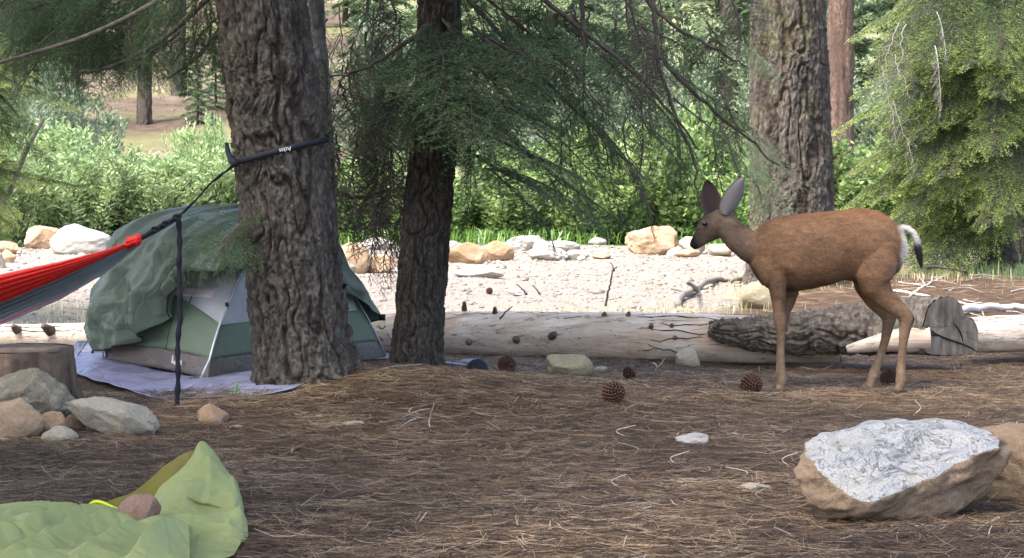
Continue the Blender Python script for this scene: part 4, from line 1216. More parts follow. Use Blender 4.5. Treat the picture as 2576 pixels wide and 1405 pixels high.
for i in range(26):
    py = rt.uniform(-20, 420)
    limb(tree6, pick(LIVE), (2580, py - rt.uniform(40, 160), y6), (rt.uniform(2380, 2720), py, y6 + rt.uniform(-1.0, 0.8)), wide=rt.uniform(0.9, 1.4))
crown(tree6, T6, 2.8, 9.6, 30, 1.8, 0.5, LIVE, seed=34)
# leafy fir at the left border, sunlit
y7 = 15.5; x7 = xb(-110, y7)
T7 = [(x7, y7, -0.05, 0.1), (x7, y7, 1, 0.085), (x7, y7, 3, 0.06), (x7, y7, 5.5, 0.02)]
tree7 = thing('fir_tree', 'young sunlit fir at the left beyond the hammock', 'tree', (x7, y7, 0), 'trees of the campsite')
obj('trunk', trunk_mesh('trunk', T7, 40, 120, M['bark_slim'], plate=0.05, depth=0.006, seed=15), tree7)
for i in range(64):
    py = rt.uniform(60, 590)
    limb(tree7, pick(BRIGHT), (-110, py - rt.uniform(40, 120), y7), (rt.uniform(-60, 90) if py > 150 else rt.uniform(-80, 40), py, y7 - rt.uniform(-0.5, 0.9)), wide=rt.uniform(0.5, 0.8))
crown(tree7, T7, 1.0, 5.3, 30, 1.0, 0.3, BRIGHT, seed=35)
mb = MB(); mb.tube([P(-10, 560, 16.0), P(20, 490, 16.0), P(70, 370, 16.1), P(110, 300, 16.2)], [0.026, 0.022, 0.018, 0.012], 8)
tag(centred(obj('leaning_pole', mb.mesh('leaning_pole', M['dead_twig'])), P(-10, 560, 16.0)), 'bare grey leaning stem in front of the willows at the left', 'dead stem')

# ================================================================ WILLOW SHRUBS
def shrub_mesh(seed, n_stem, leaves, h=1.0, w=0.9, pal=None, ll=0.06, lw=0.011):
    rr = np.random.RandomState(seed)
    wood = MB(); LP, LD = [], []
    for i in range(n_stem):
        a = rr.uniform(0, 6.28); sp = rr.uniform(0.1, 1.0) * w / 2; hh = h * rr.uniform(0.55, 1.05)
        b = Vector((math.cos(a) * 0.12 * rr.rand(), math.sin(a) * 0.12 * rr.rand(), 0))
        top = Vector((math.cos(a) * sp, math.sin(a) * sp, hh))
        mid = b.lerp(top, 0.5) + Vector((rr.normal(0, 0.04), rr.normal(0, 0.04), 0.06))
        pp = spline([b, mid, top], 6)
        wood.tube(pp, [0.008, 0.007, 0.006, 0.005, 0.004, 0.003, 0.002], 3, cap=False)
        for k in range(leaves // n_stem):
            t = rr.rand() ** 0.75
            q = pp[min(int(t * 6), 5)].lerp(pp[min(int(t * 6) + 1, 6)], t * 6 % 1)
            a2 = rr.uniform(0, 6.28); r2 = rr.rand() * 0.13 * (1.25 - t)
            LP.append((q.x + math.cos(a2) * r2, q.y + math.sin(a2) * r2, q.z + rr.normal(0, 0.03)))
            LD.append((math.cos(a2) * 0.8, math.sin(a2) * 0.8, rr.uniform(0.1, 1.3)))
    LP = np.array(LP); LD = np.array(LD); LD /= np.linalg.norm(LD, axis=1, keepdims=True)
    n = len(LP)
    S = np.cross(LD, rr.normal(0, 1, (n, 3))); S /= np.linalg.norm(S, axis=1, keepdims=True)
    l = ll * rr.uniform(0.6, 1.25, (n, 1)); W = S * lw * rr.uniform(0.7, 1.3, (n, 1))
    q = np.stack([LP, LP + LD * l * 0.45 + W, LP + LD * l, LP + LD * l * 0.45 - W], 1).reshape(-1, 3)
    WF = np.array([f for f in wood.f]); wv = np.array(wood.v)
    F = np.concatenate([WF, np.arange(n * 4).reshape(n, 4) + len(wv)])
    pal = np.array(pal)
    C = np.concatenate([np.tile([[0.10, 0.09, 0.06]], (len(wv), 1)), np.repeat(pal[rr.choice(len(pal), n)] * rr.uniform(0.7, 1.25, (n, 1)), 4, 0)])
    return mesh_np('foliage', np.concatenate([wv, q]), F, C, True, [M['leaf']])
W1 = [(0.20, 0.27, 0.105), (0.16, 0.225, 0.085), (0.26, 0.32, 0.15), (0.11, 0.16, 0.06)]
W2 = [(0.19, 0.27, 0.08), (0.15, 0.22, 0.065), (0.26, 0.33, 0.12), (0.09, 0.14, 0.045)]
W3 = [(0.12, 0.16, 0.085), (0.15, 0.19, 0.11), (0.09, 0.12, 0.065)]
SH = {'willow': [shrub_mesh(300 + i, 26, 4600, pal=W1) for i in range(3)], 'green': [shrub_mesh(320 + i, 26, 4200, pal=W2, ll=0.055, lw=0.02) for i in range(3)],
      'grey': [shrub_mesh(340 + i, 24, 4200, pal=W3, ll=0.05, lw=0.010) for i in range(2)]}
def shrub(kind, px, pyb, Y, h, w, label, group, seed):
    p = P(px, pyb, Y); z = float(gz(p.x, Y))
    t = thing('willow_shrub' if kind != 'grey' else 'grey_shrub', label, 'shrub', (p.x, Y, z), group)
    r2 = random.Random(seed)
    o = bpy.data.objects.new('foliage', SH[kind][seed % len(SH[kind])]); COL.objects.link(o); o.parent = t
    o.scale = (w, w, h); o.rotation_euler = (0, 0, r2.uniform(0, 6.28))
sd = 0
for (px, Y, h, w) in [(20, 27.5, 1.0, 1.6), (110, 28.5, 1.05, 1.5), (200, 28.0, 0.95, 1.5), (290, 28.6, 1.0, 1.4), (370, 28.2, 0.9, 1.5), (450, 28.6, 0.98, 1.4), (520, 28.6, 1.05, 1.4), (590, 29.2, 1.0, 1.4), (150, 30.5, 1.35, 1.7), (260, 30.5, 1.1, 1.6), (60, 31, 1.4, 1.7), (400, 30.0, 0.95, 1.6), (540, 30.2, 1.15, 1.5), (-60, 29, 1.3, 1.6), (475, 29.6, 1.3, 0.8), (530, 29.4, 1.4, 0.7)]:
    sd += 1
    shrub('willow', px, 560, Y, h * 1.12, w, 'pale green willow shrub on the bank behind the tent and hammock', 'willows on the left bank', sd)
for (px, Y, h, w) in [(700, 29, 1.2, 1.6), (860, 28.6, 1.0, 1.5), (960, 29.6, 1.1, 1.5), (1060, 28.6, 0.9, 1.5), (1180, 29.5, 0.95, 1.6), (1280, 28.8, 0.8, 1.5), (1380, 29.6, 1.0, 1.6), (1470, 28.8, 0.95, 1.5), (1560, 29.4, 1.25, 1.6), (1640, 30.4, 1.6, 1.6), (1720, 29.6, 1.45, 1.6), (1800, 30.2, 1.5, 1.6), (1880, 29.4, 1.2, 1.5), (1500, 32, 1.5, 1.6), (1760, 32.5, 1.8, 1.6), (1340, 32, 1.3, 1.8), (2130, 30, 1.3, 1.7), (2240, 31, 1.3, 1.7), (2360, 30, 1.2, 1.7), (2480, 31, 1.4, 1.8), (1950, 31, 1.5, 1.6)]:
    sd += 1
    shrub('green', px, 600, Y, h, w, 'vivid green leafy shrub behind the row of river boulders', 'green shrubs beyond the gravel bar', sd)
for (px, Y, h, w) in [(190, 34, 2.1, 1.7), (110, 35, 2.5, 2.0), (250, 36, 1.7, 1.3), (30, 36, 2.4, 2.2), (1260, 40, 1.6, 2.2), (1500, 42, 2.0, 2.4), (1700, 44, 2.3, 2.4), (920, 40, 2.0, 2.0), (1850, 41, 2.2, 2.2), (1150, 44, 2.0, 2.4), (1400, 46, 2.4, 2.6), (1600, 39, 1.7, 2.2), (1780, 47, 2.8, 2.6), (1320, 38, 1.3, 2.0), (1560, 50, 3.0, 3.0), (1000, 46, 2.6, 2.6), (1930, 45, 2.6, 2.6), (2240, 42, 2.4, 2.6)]:
    sd += 1
    shrub('grey', px, 560, Y, h, w, 'tall grey-green bush farther back on the slope', 'grey-green bushes on the slope', sd)

# ================================================================ FAR CONIFERS ON THE SLOPE
def far_crown(seed, h, w, dens, pal, z0=0.08):
    rr = np.random.RandomState(seed)
    nb_ = int(26 * h / 3)
    P0, DD = [], []
    for i in range(nb_):
        t = z0 + (1 - z0) * (i + rr.rand()) / nb_
        a = i * 2.4 + rr.uniform(-0.4, 0.4)
        L = w / 2 * (1 - t) ** 0.8 * rr.uniform(0.7, 1.15) + 0.08
        n = int(dens * L)
        u = rr.rand(n) ** 0.8
        sp = rr.normal(0, 1, n) * 0.22 * L * (1.1 - u) * 0.9
        r = u * L
        P0.append(np.stack([np.cos(a) * r - np.sin(a) * sp, np.sin(a) * r + np.cos(a) * sp, t * h - 0.28 * r * u - 0.05 * np.abs(sp) + rr.normal(0, 0.025, n)], -1))
        d = np.stack([np.cos(a) + rr.normal(0, 0.55, n), np.sin(a) + rr.normal(0, 0.55, n), rr.normal(-0.15, 0.35, n)], -1)
        DD.append(d)
    P0 = np.concatenate(P0); D = np.concatenate(DD); D /= np.linalg.norm(D, axis=1, keepdims=True); n = len(P0)
    S = np.cross(D, rr.normal(0, 0.5, (n, 3)) + np.array([0, 0, 1])); S /= np.linalg.norm(S, axis=1, keepdims=True)
    l = rr.uniform(0.07, 0.16, (n, 1)); Wd = S * rr.uniform(0.012, 0.028, (n, 1))
    q = np.stack([P0, P0 + D * l * 0.5 + Wd, P0 + D * l, P0 + D * l * 0.5 - Wd], 1).reshape(-1, 3)
    pal = np.array(pal)
    C = np.repeat(pal[rr.choice(len(pal), n)] * rr.uniform(0.7, 1.3, (n, 1)), 4, 0)
    return mesh_np('crown', q, np.arange(n * 4).reshape(n, 4), C, True, [M['far']])
PC1 = [(0.075, 0.115, 0.055), (0.10, 0.145, 0.07), (0.055, 0.085, 0.04)]
PC2 = [(0.13, 0.17, 0.09), (0.16, 0.20, 0.11), (0.09, 0.12, 0.06)]
FC = [far_crown(400, 4.0, 2.8, 420, PC1), far_crown(401, 5.0, 3.2, 400, PC1), far_crown(402, 4.0, 3.0, 380, PC2), far_crown(403, 9.0, 4.6, 300, PC2, 0.16), far_crown(404, 9.0, 4.2, 300, PC1, 0.16)]
FH = [4.0, 5.0, 4.0, 9.0, 9.0]
far_trunk = {}
def far_tree(px, Y, k, s, label, group, bark='bark_slim', r=0.09, seed=0):
    x = xb(px, Y); z = float(gz(x, Y))
    t = thing('conifer', label, 'tree', (x, Y, z - 0.05), group)
    key = (k, bark)
    if key not in far_trunk:
        mb = MB(); hh = FH[k]
        mb.tube([(0, 0, 0), (0.01, 0, hh * 0.3), (0.0, 0.01, hh * 0.7), (0, 0, hh)], [0.02 * hh, 0.017 * hh, 0.009 * hh, 0.003], 8)
        far_trunk[key] = mb.mesh('trunk', M[bark])
    r2 = random.Random(seed)
    for nm, me_ in (('trunk', far_trunk[key]), ('crown', FC[k])):
        o = bpy.data.objects.new(nm, me_); COL.objects.link(o); o.parent = t
        o.scale = (s, s, s); o.rotation_euler = (0, 0, r2.uniform(0, 6.28))
rf = random.Random(77)
far_list = []
for i in range(56):
    far_list.append((rf.uniform(-150, 2700), rf.uniform(44, 75)))
for i in range(60):
    far_list.append((rf.uniform(-200, 2760), rf.uniform(75, 130)))
for i, (px, Y) in enumerate(far_list):
    if 230 < px < 610 and Y < 90: continue
    if Y < 72 and 1150 < px < 1500 and i % 2: continue
    k = rf.choice([0, 1, 2, 2, 3]) if Y < 80 else rf.choice([3, 4, 3])
    far_tree(px, Y, k, rf.uniform(0.8, 1.4) if Y < 80 else rf.uniform(1.2, 2.0), 'hazy conifer on the far wooded slope' if Y >= 75 else 'young conifer on the slope behind the willows',
             'conifers on the far slope' if Y >= 75 else 'young conifers behind the willows', seed=i)
# little dark firs left of the thick trunk
for (px, Y, s) in [(500, 50, 0.38), (545, 52, 0.45), (470, 54, 0.35)]:
    far_tree(px, Y, 0, s, 'small dark fir sapling on the bare slope beside the thick trunk', 'fir saplings on the bare slope', seed=px)
# bare straight stems on the slope
def stem(px, py, Y, r, h, mat, label, seed, lean=0.0):
    x = xb(px, Y); z = float(gz(x, Y))
    t = thing('pine_tree', label, 'tree', (x, Y, z))
    pts = [(x, Y, z - 0.1, r * 1.2), (x + lean * 0.1, Y, z + 0.6, r), (x + lean * 0.5, Y, z + h * 0.5, r * 0.85), (x + lean, Y, z + h, r * 0.3)]
    obj('trunk', trunk_mesh('trunk', pts, 40, 120, M[mat], plate=0.16, depth=0.03, seed=seed, squash=0.35), t)
    o = bpy.data.objects.new('crown', FC[3]); COL.objects.link(o); o.parent = t; o.location = (lean * 0.7, 0, h * 0.45); o.scale = (1.1, 1.1, h * 0.6 / 9)
stem(366, 265, 50, 0.17, 12, 'bark_slim', 'slender dark trunk standing on the bare brown slope', 71)
stem(452, 230, 54, 0.20, 13, 'bark_slim', 'second dark trunk on the brown slope near the fir saplings', 72)
stem(1600, 130, 52, 0.26, 14, 'bark_red', 'reddish pine trunk glimpsed through the hanging twigs', 73)
stem(1836, 60, 46, 0.24, 14, 'bark_mossy', 'grey furrowed trunk just left of the mossy pine', 74)
stem(2112, 400, 34, 0.22, 12, 'bark_red', 'reddish brown trunk between the mossy pine and the bright tipped fir', 75)
stem(250, 100, 62, 0.2, 13, 'bark_slim', 'far dark trunk above the tall grey-green bushes', 76)
stem(2420, 100, 44, 0.25, 14, 'bark_red', 'reddish trunk hidden behind the bright tipped fir', 77)
# ================================================================ DEER
DK = 0.000867                      # metres per measured unit of the deer drawing
dg = G(2093, 986)
deer = thing('deer', 'brown doe with big ears and white rump standing beside the log', 'deer', dg)
def dp(u, v, y=0.0):
    return Vector((dg.x + (u - 1000) * DK, dg.y + y, dg.z + (1320 - v) * DK))

dbm = bmesh.new()
def loft(secs, n=28):
    """secs: (centre, axis-up vector, half height, half width dir, half width)"""
    rings = []
    for (c, uv, hu, wv, hw, ex) in secs:
        ring = []
        for k in range(n):
            a = 2 * math.pi * k / n
            ca, sa = math.cos(a), math.sin(a)
            ring.append(dbm.verts.new(c + uv * (hu * math.copysign(abs(ca) ** ex, ca)) + wv * (hw * math.copysign(abs(sa) ** ex, sa))))
        rings.append(ring)
    for i in range(len(rings) - 1):
        for k in range(n):
            k2 = (k + 1) % n
            dbm.faces.new((rings[i][k], rings[i][k2], rings[i + 1][k2], rings[i + 1][k]))
    dbm.faces.new(rings[0][::-1]); dbm.faces.new(rings[-1])
Yv, Zv = Vector((0, 1, 0)), Vector((0, 0, 1))
body = [(498, 455, 540, .035), (515, 405, 590, .062), (545, 352, 640, .088), (600, 306, 688, .112), (680, 279, 712, .132), (780, 265, 720, .148), (880, 257, 706, .156), (980, 246, 682, .156),
        (1060, 238, 655, .150), (1130, 232, 660, .147), (1200, 231, 680, .147), (1270, 246, 680, .135), (1335, 284, 650, .115), (1385, 336, 600, .09), (1420, 395, 520, .055), (1432, 430, 480, .03)]
loft([(dp(u, (t + b) / 2), Zv, (b - t) / 2 * DK, Yv, w, 0.92) for (u, t, b, w) in body], 36)
def chain(pts, yoff, lat=0.85, n=20):
    """limb: (u, v, half thickness in drawing units[, lateral metres, y])"""
    S = []
    C = [dp(p[0], p[1], p[4] if len(p) > 4 else yoff) for p in pts]
    for i, p in enumerate(pts):
        t = (C[min(i + 1, len(C) - 1)] - C[max(i - 1, 0)]).normalized()
        uv = t.cross(Yv).normalized()
        wv = t.cross(uv).normalized()
        hu = p[2] * DK
        S.append((C[i], uv, hu, wv, p[3] if len(p) > 3 and p[3] else hu * lat, 0.95))
    loft(S, n)
# neck and head, the head turned a little away from the camera
chain([(640, 500, 128, .085), (560, 470, 112, .080), (490, 445, 92, .068), (430, 402, 83, .060), (385, 352, 77, .057), (345, 307, 70, .057), (318, 275, 50, .045)], 0.0)
hy = lambda u: 0.02 + max(0, (330 - u)) * DK * 0.45
chain([(372, 270, 30, .030, 0.01), (345, 283, 56, .054, hy(340)), (312, 320, 78, .066, hy(310)), (278, 350, 76, .062, hy(275)), (246, 380, 64, .050, hy(245)), (222, 406, 50, .039, hy(222)), (202, 430, 40, .033, hy(202)), (186, 448, 34, .029, hy(187)), (172, 460, 23, .021, hy(172))], 0.0)
# legs
chain([(650, 520, 70, .04), (648, 610, 66, .05), (656, 680, 52, .046), (664, 750, 43, .040), (667, 835, 34, .030), (675, 885, 38, .031), (681, 925, 36, .030), (684, 962, 26, .023), (684, 1015, 21, .019), (685, 1100, 20, .018), (688, 1185, 22, .019), (693, 1232, 31, .024), (686, 1272, 23, .020), (672, 1300, 27, .024)], -0.085)
chain([(720, 560, 70, .04), (760, 660, 58, .046), (764, 720, 48, .04), (752, 790, 39, .034), (728, 850, 34, .03), (714, 905, 37, .030), (706, 945, 33, .026), (702, 985, 23, .020), (700, 1080, 20, .018), (700, 1180, 22, .019), (705, 1232, 30, .023), (700, 1272, 22, .02), (690, 1298, 26, .023)], 0.085)
chain([(1240, 430, 120, .05), (1240, 540, 125, .07), (1228, 630, 112, .074), (1240, 690, 88, .064), (1285, 750, 66, .05), (1345, 800, 54, .04), (1402, 845, 46, .032), (1424, 882, 47, .029), (1412, 938, 35, .025), (1403, 1015, 26, .021), (1396, 1110, 24, .020), (1392, 1195, 26, .021), (1393, 1240, 34, .025), (1386, 1278, 25, .022), (1376, 1304, 29, .025)], -0.085)
chain([(1220, 520, 110, .05), (1212, 640, 90, .07), (1220, 705, 72, .055), (1265, 785, 56, .042), (1325, 850, 44, .033), (1356, 892, 45, .029), (1345, 945, 34, .025), (1328, 1025, 26, .021), (1305, 1105, 24, .020), (1279, 1180, 25, .021), (1264, 1226, 33, .025), (1248, 1268, 25, .022), (1232, 1302, 29, .025)], 0.085)
# breast, flank and rump muscles
chain([(560, 520, 70, .05, -.05), (620, 600, 100, .05, -.08), (700, 560, 105, .05, -.095), (690, 440, 80, .04, -.095)], 0)
chain([(560, 520, 70, .05, .05), (620, 600, 100, .05, .08), (700, 560, 105, .05, .095), (690, 440, 80, .04, .095)], 0)
# tail, root joined to the rump
chain([(1372, 345, 30, .022, 0), (1405, 344, 22, .022, 0), (1440, 350, 17, .020, -.01), (1470, 376, 17, .018, -.015), (1488, 418, 18, .018, -.015), (1499, 470, 21, .018, -.015), (1508, 520, 18, .015, -.015), (1516, 560, 11, .009, -.015), (1521, 588, 5, .005, -.015)], 0)
me = bpy.data.meshes.new('body'); dbm.to_mesh(me); dbm.free()
tmp = bpy.data.objects.new('body', me); COL.objects.link(tmp)
md = tmp.modifiers.new('r', 'REMESH'); md.mode = 'VOXEL'; md.voxel_size = 0.0062; md.use_smooth_shade = True
md = tmp.modifiers.new('s', 'SMOOTH'); md.factor = 0.5; md.iterations = 6
dgp = bpy.context.evaluated_depsgraph_get()
me2 = bpy.data.meshes.new_from_object(tmp.evaluated_get(dgp))
bpy.data.objects.remove(tmp); bpy.data.meshes.remove(me)
me2.name = 'body'
nv = len(me2.vertices)
V = np.zeros(nv * 3, np.float32); me2.vertices.foreach_get('co', V); V = V.reshape(-1, 3).astype(float)
NRM = np.zeros(nv * 3, np.float32); me2.vertices.foreach_get('normal', NRM); NRM = NRM.reshape(-1, 3).astype(float)
U_ = 1000 + (V[:, 0] - dg.x) / DK; V_ = 1320 - (V[:, 2] - dg.z) / DK; YY = V[:, 1] - dg.y
def coat(U, Vv, Yl):
    n = fbm(np.stack([U, Vv, Yl / DK], -1) * 0.012, 4, 8)[:, None]
    c = np.tile(np.array([[0.176, 0.096, 0.051]]), (len(U), 1))
    def blend(c, w, col): 
        w = np.clip(w, 0, 1)[:, None]
        return c * (1 - w) + np.array(col) * w
    c = blend(c, 0.6 * sstep(330, 240, Vv) * (U > 560), (0.20, 0.085, 0.032))                      # redder back
    c = blend(c, 0.5 * sstep(620, 690, Vv) * (U > 560) * (U < 1080), (0.13, 0.075, 0.045))  # shade under the belly painted into the coat
    c = blend(c, sstep(560, 470, U) * 0.7, (0.175, 0.125, 0.090))                                # greyer neck
    c = blend(c, sstep(380, 330, U) * 0.4, (0.15, 0.115, 0.088))
    nape = np.exp(-(((U - 450) / 60) ** 2 + ((Vv - 335) / 26) ** 2)); c = blend(c, nape * 0.6, (0.07, 0.035, 0.022))
    c = blend(c, sstep(240, 195, U) * 0.75, (0.055, 0.045, 0.038))                                # dark muzzle
    c = blend(c, np.exp(-(((U - 235) / 30) ** 2 + ((Vv - 440) / 22) ** 2)) * 0.5, (0.20, 0.17, 0.14))
    c = blend(c, np.exp(-(((U - 250) / 45) ** 2 + ((Vv - 280) / 22) ** 2)) * 0.75, (0.05, 0.04, 0.035))  # forehead
    c = blend(c, sstep(205, 182, U - 0.25 * (Vv - 440)), (0.012, 0.012, 0.013))                        # nose
    c = blend(c, sstep(740, 860, Vv) * 0.8, (0.20, 0.130, 0.080))                                   # tan legs
    c = blend(c, sstep(1000, 1200, Vv) * 0.55, (0.245, 0.178, 0.12))
    rump = sstep(1362, 1392, U + 14 * n[:, 0]) * sstep(600, 520, Vv - (1400 - U) * 0.6) * sstep(318, 338, Vv)
    c = blend(c, rump, (0.56, 0.54, 0.50))
    inner = sstep(1300, 1345, U) * sstep(690, 560, Vv) * (Vv > 540); c = blend(c, inner * 0.4, (0.32, 0.25, 0.19))
    tail = sstep(1445, 1460, U); c = blend(c, tail * sstep(405, 465, Vv), (0.012, 0.012, 0.014))
    flank = np.exp(-(((U - 1000) / 55) ** 2 + ((Vv - 640) / 40) ** 2)); c = blend(c, flank * 0.55, (0.26, 0.19, 0.13))
    arm = np.exp(-(((U - 1160) / 40) ** 2 + ((Vv - 500) / 160) ** 2)); c = blend(c, -arm * 0 + np.exp(-(((U - 1040) / 26) ** 2 + ((Vv - 480) / 120) ** 2)) * 0.35, (0.12, 0.055, 0.026))
    n2 = fbm(np.stack([U * 0.35, Vv, Yl / DK], -1) * 0.07, 3, 18)[:, None]
    c = c * (1 + 0.13 * n + 0.24 * n2)
    thr = np.exp(-(((U - 345) / 50) ** 2 + ((Vv - 440) / 30) ** 2)); c = blend(c, thr * 0.5, (0.26, 0.22, 0.17))
    bel = sstep(665, 715, Vv) * (U > 760) * (U < 1090) * (Vv < 740); c = blend(c, bel * 0.4, (0.24, 0.18, 0.12))
    return c * 0.84
CC = coat(U_, V_, YY)
a = me2.color_attributes.new("Col", 'FLOAT_COLOR', 'POINT')
cc = np.ones((nv, 4), np.float32); cc[:, :3] = CC; a.data.foreach_set('color', cc.ravel())
M['coat'] = m_col('deer_coat', 0.75, 0.25, 220, 0.35, 0.003)
me2.materials.clear(); me2.materials.append(M['coat'])
# short hair lying along the body
rs = np.random.RandomState(5)
ntri = 120000
me2.calc_loop_triangles()
LT = np.zeros(len(me2.loop_triangles) * 3, np.int32); me2.loop_triangles.foreach_get('vertices', LT); LT = LT.reshape(-1, 3)
ar = np.linalg.norm(np.cross(V[LT[:, 1]] - V[LT[:, 0]], V[LT[:, 2]] - V[LT[:, 0]]), axis=1)
ti = rs.choice(len(LT), ntri, p=ar / ar.sum())
r1, r2 = np.sqrt(rs.rand(ntri, 1)), rs.rand(ntri, 1)
w0, w1, w2 = 1 - r1, r1 * (1 - r2), r1 * r2
B = V[LT[ti, 0]] * w0 + V[LT[ti, 1]] * w1 + V[LT[ti, 2]] * w2
Nn = NRM[LT[ti, 0]] * w0 + NRM[LT[ti, 1]] * w1 + NRM[LT[ti, 2]] * w2
Nn /= np.linalg.norm(Nn, axis=1, keepdims=True) + 1e-9
Cb = CC[LT[ti, 0]] * w0 + CC[LT[ti, 1]] * w1 + CC[LT[ti, 2]] * w2
ub = 1000 + (B[:, 0] - dg.x) / DK; vb = 1320 - (B[:, 2] - dg.z) / DK
flow = np.stack([np.where(vb > 760, 0.15, 1.0), 0 * ub, np.where(vb > 760, -1.0, -0.45)], -1) + rs.normal(0, 0.16, (ntri, 3))
flow -= Nn * (flow * Nn).sum(1, keepdims=True); flow /= np.linalg.norm(flow, axis=1, keepdims=True) + 1e-9
lift = np.where((ub > 1360) & (vb < 620), 0.75, 0.30)[:, None] * rs.uniform(0.6, 1.3, (ntri, 1))
D = flow + Nn * lift; D /= np.linalg.norm(D, axis=1, keepdims=True)
ln = np.where(ub < 400, 0.007, np.where((ub > 1360) & (vb < 620), 0.013, np.where(vb > 760, 0.008, 0.012)))[:, None] * rs.uniform(0.6, 1.3, (ntri, 1))
W = np.cross(D, Nn) * 0.0013
Q = np.stack([B - W - Nn * 0.001, B + W - Nn * 0.001, B + D * ln], 1).reshape(-1, 3)
Cq = np.repeat(Cb * rs.uniform(0.5, 1.6, (ntri, 1)), 3, 0)
hair = mesh_np('hair', Q, np.arange(ntri * 3).reshape(-1, 3), Cq, True, [M['coat']])
bo = obj('body', me2, deer)
ho = obj('hair', hair, bo); ho['kind'] = 'stuff'
# ears
def ear(base, tip, wide, nrm, colo, coli, label):
    base, tip, nrm = Vector(base), Vector(tip), Vector(nrm)
    ax = (tip - base); L = ax.length; ax.normalize()
    nrm = (nrm - ax * nrm.dot(ax)).normalized(); sd_ = ax.cross(nrm)
    Vv, Ff, Ccl = [], [], []
    nu, nw = 26, 13
    for layer in (0, 1):
        for i in range(nu + 1):
            t = i / nu
            prof = (0.42 + 0.95 * t - 0.2 * t * t) if t < 0.45 else 1.0
            wv_ = wide * (math.sin(math.pi * min(1, 0.16 + 0.84 * t) ** 1.0) ** 0.7 if t > 0.3 else 0.5 + 0.5 * math.sin(t / 0.3 * math.pi / 2) * (math.sin(math.pi * (0.16 + 0.84 * 0.3)) ** 0.7 - 0.5) * 2)
            wv_ = max(wv_, 0.003)
            for k in range(nw):
                s = k / (nw - 1) * 2 - 1
                cup = (1 - s * s) * wide * 0.55 * (1 - 0.5 * t)
                p = base + ax * (L * t) + sd_ * (s * wv_) - nrm * cup + nrm * (0.0 if layer == 0 else -0.004)
                Vv.append(p)
                e = abs(s)
                c = colo if layer else tuple(coli[j] * (1 + 0.6 * (e > 0.75)) for j in range(3))
                Ccl.append(c)
        off = layer * (nu + 1) * nw
        for i in range(nu):
            for k in range(nw - 1):
                f = (off + i * nw + k, off + i * nw + k + 1, off + (i + 1) * nw + k + 1, off + (i + 1) * nw + k)
                Ff.append(f if layer == 0 else f[::-1])
    o1 = (nu + 1) * nw
    for i in range(nu):
        for k in (0, nw - 1):
            q = (i * nw + k, (i + 1) * nw + k, o1 + (i + 1) * nw + k, o1 + i * nw + k)
            Ff.append(q)
    mb = MB(); mb.add(Vv, Ff); mb.c = Ccl
    e_ = obj('ear', mb.mesh('ear', M['coat']), deer)
    e_['label'] = label
ear(dp(292, 262, 0.045), dp(256, 62, 0.055), 0.052, (0.1, -1, 0.1), (0.10, 0.075, 0.06), (0.045, 0.030, 0.028), 'dark cupped ear turned to the camera')
ear(dp(345, 258, -0.03), dp(456, 44, -0.06), 0.050, (-0.25, 1.0, 0.1), (0.16, 0.145, 0.14), (0.12, 0.085, 0.07), 'grey backed ear swung outwards')
# eyes, nose pad, hooves
def ball(name, c, r, mat, par, sx=1, sy=1, sz=1):
    bm = bmesh.new(); bmesh.ops.create_uvsphere(bm, u_segments=20, v_segments=12, radius=r)
    for v in bm.verts: v.co = Vector((v.co.x * sx, v.co.y * sy, v.co.z * sz)) + Vector(c)
    m_ = bpy.data.meshes.new(name); bm.to_mesh(m_); bm.free()
    m_.polygons.foreach_set('use_smooth', np.ones(len(m_.polygons), bool)); m_.materials.append(mat)
    return obj(name, m_, par)
M['eye'] = m_plain('deer_eye', (0.008, 0.006, 0.005), 0.12, 0.1, 10, 0.0, spec=0.6)
M['hoof'] = m_plain('deer_hoof', (0.055, 0.045, 0.035), 0.5, 0.3, 60, 0.2)
ball('eye', dp(236, 318, -0.018), 0.0135, M['eye'], deer, 1.1, 0.8, 0.95)
ball('eye', dp(250, 305, 0.115), 0.0135, M['eye'], deer, 1.1, 0.8, 0.95)
ball('nose', dp(174, 448, hy(174)), 0.0165, M['eye'], deer, 0.9, 1.2, 1.0)
for (u, v, y) in [(668, 1318, -0.085), (690, 1316, 0.085), (1374, 1320, -0.085), (1228, 1318, 0.085)]:
    b = dp(u, v, y); b.z = float(gz(b.x, b.y)) - 0.004
    mb = MB()
    for s in (-1, 1):
        Vv, Ff = [], []
        for zi, (z, f, sh) in enumerate(((0.0, 1.0, -0.010), (0.012, 0.95, -0.007), (0.030, 0.78, 0.0), (0.038, 0.6, 0.003))):
            for k in range(12):
                a_ = 2 * math.pi * k / 12
                Vv.append(b + Vector((math.cos(a_) * 0.027 * f * (1.25 if math.cos(a_) < 0 else 0.8) + sh, s * 0.012 + math.sin(a_) * 0.011 * f, z)))
        for i in range(3):
            for k in range(12):
                Ff.append((i * 12 + k, i * 12 + (k + 1) % 12, (i + 1) * 12 + (k + 1) % 12, (i + 1) * 12 + k))
        Ff.append(tuple(range(12))[::-1]); Ff.append(tuple(36 + k for k in range(12)))
        mb.add(Vv, Ff)
    obj('hoof', mb.mesh('hoof', M['hoof']), deer)

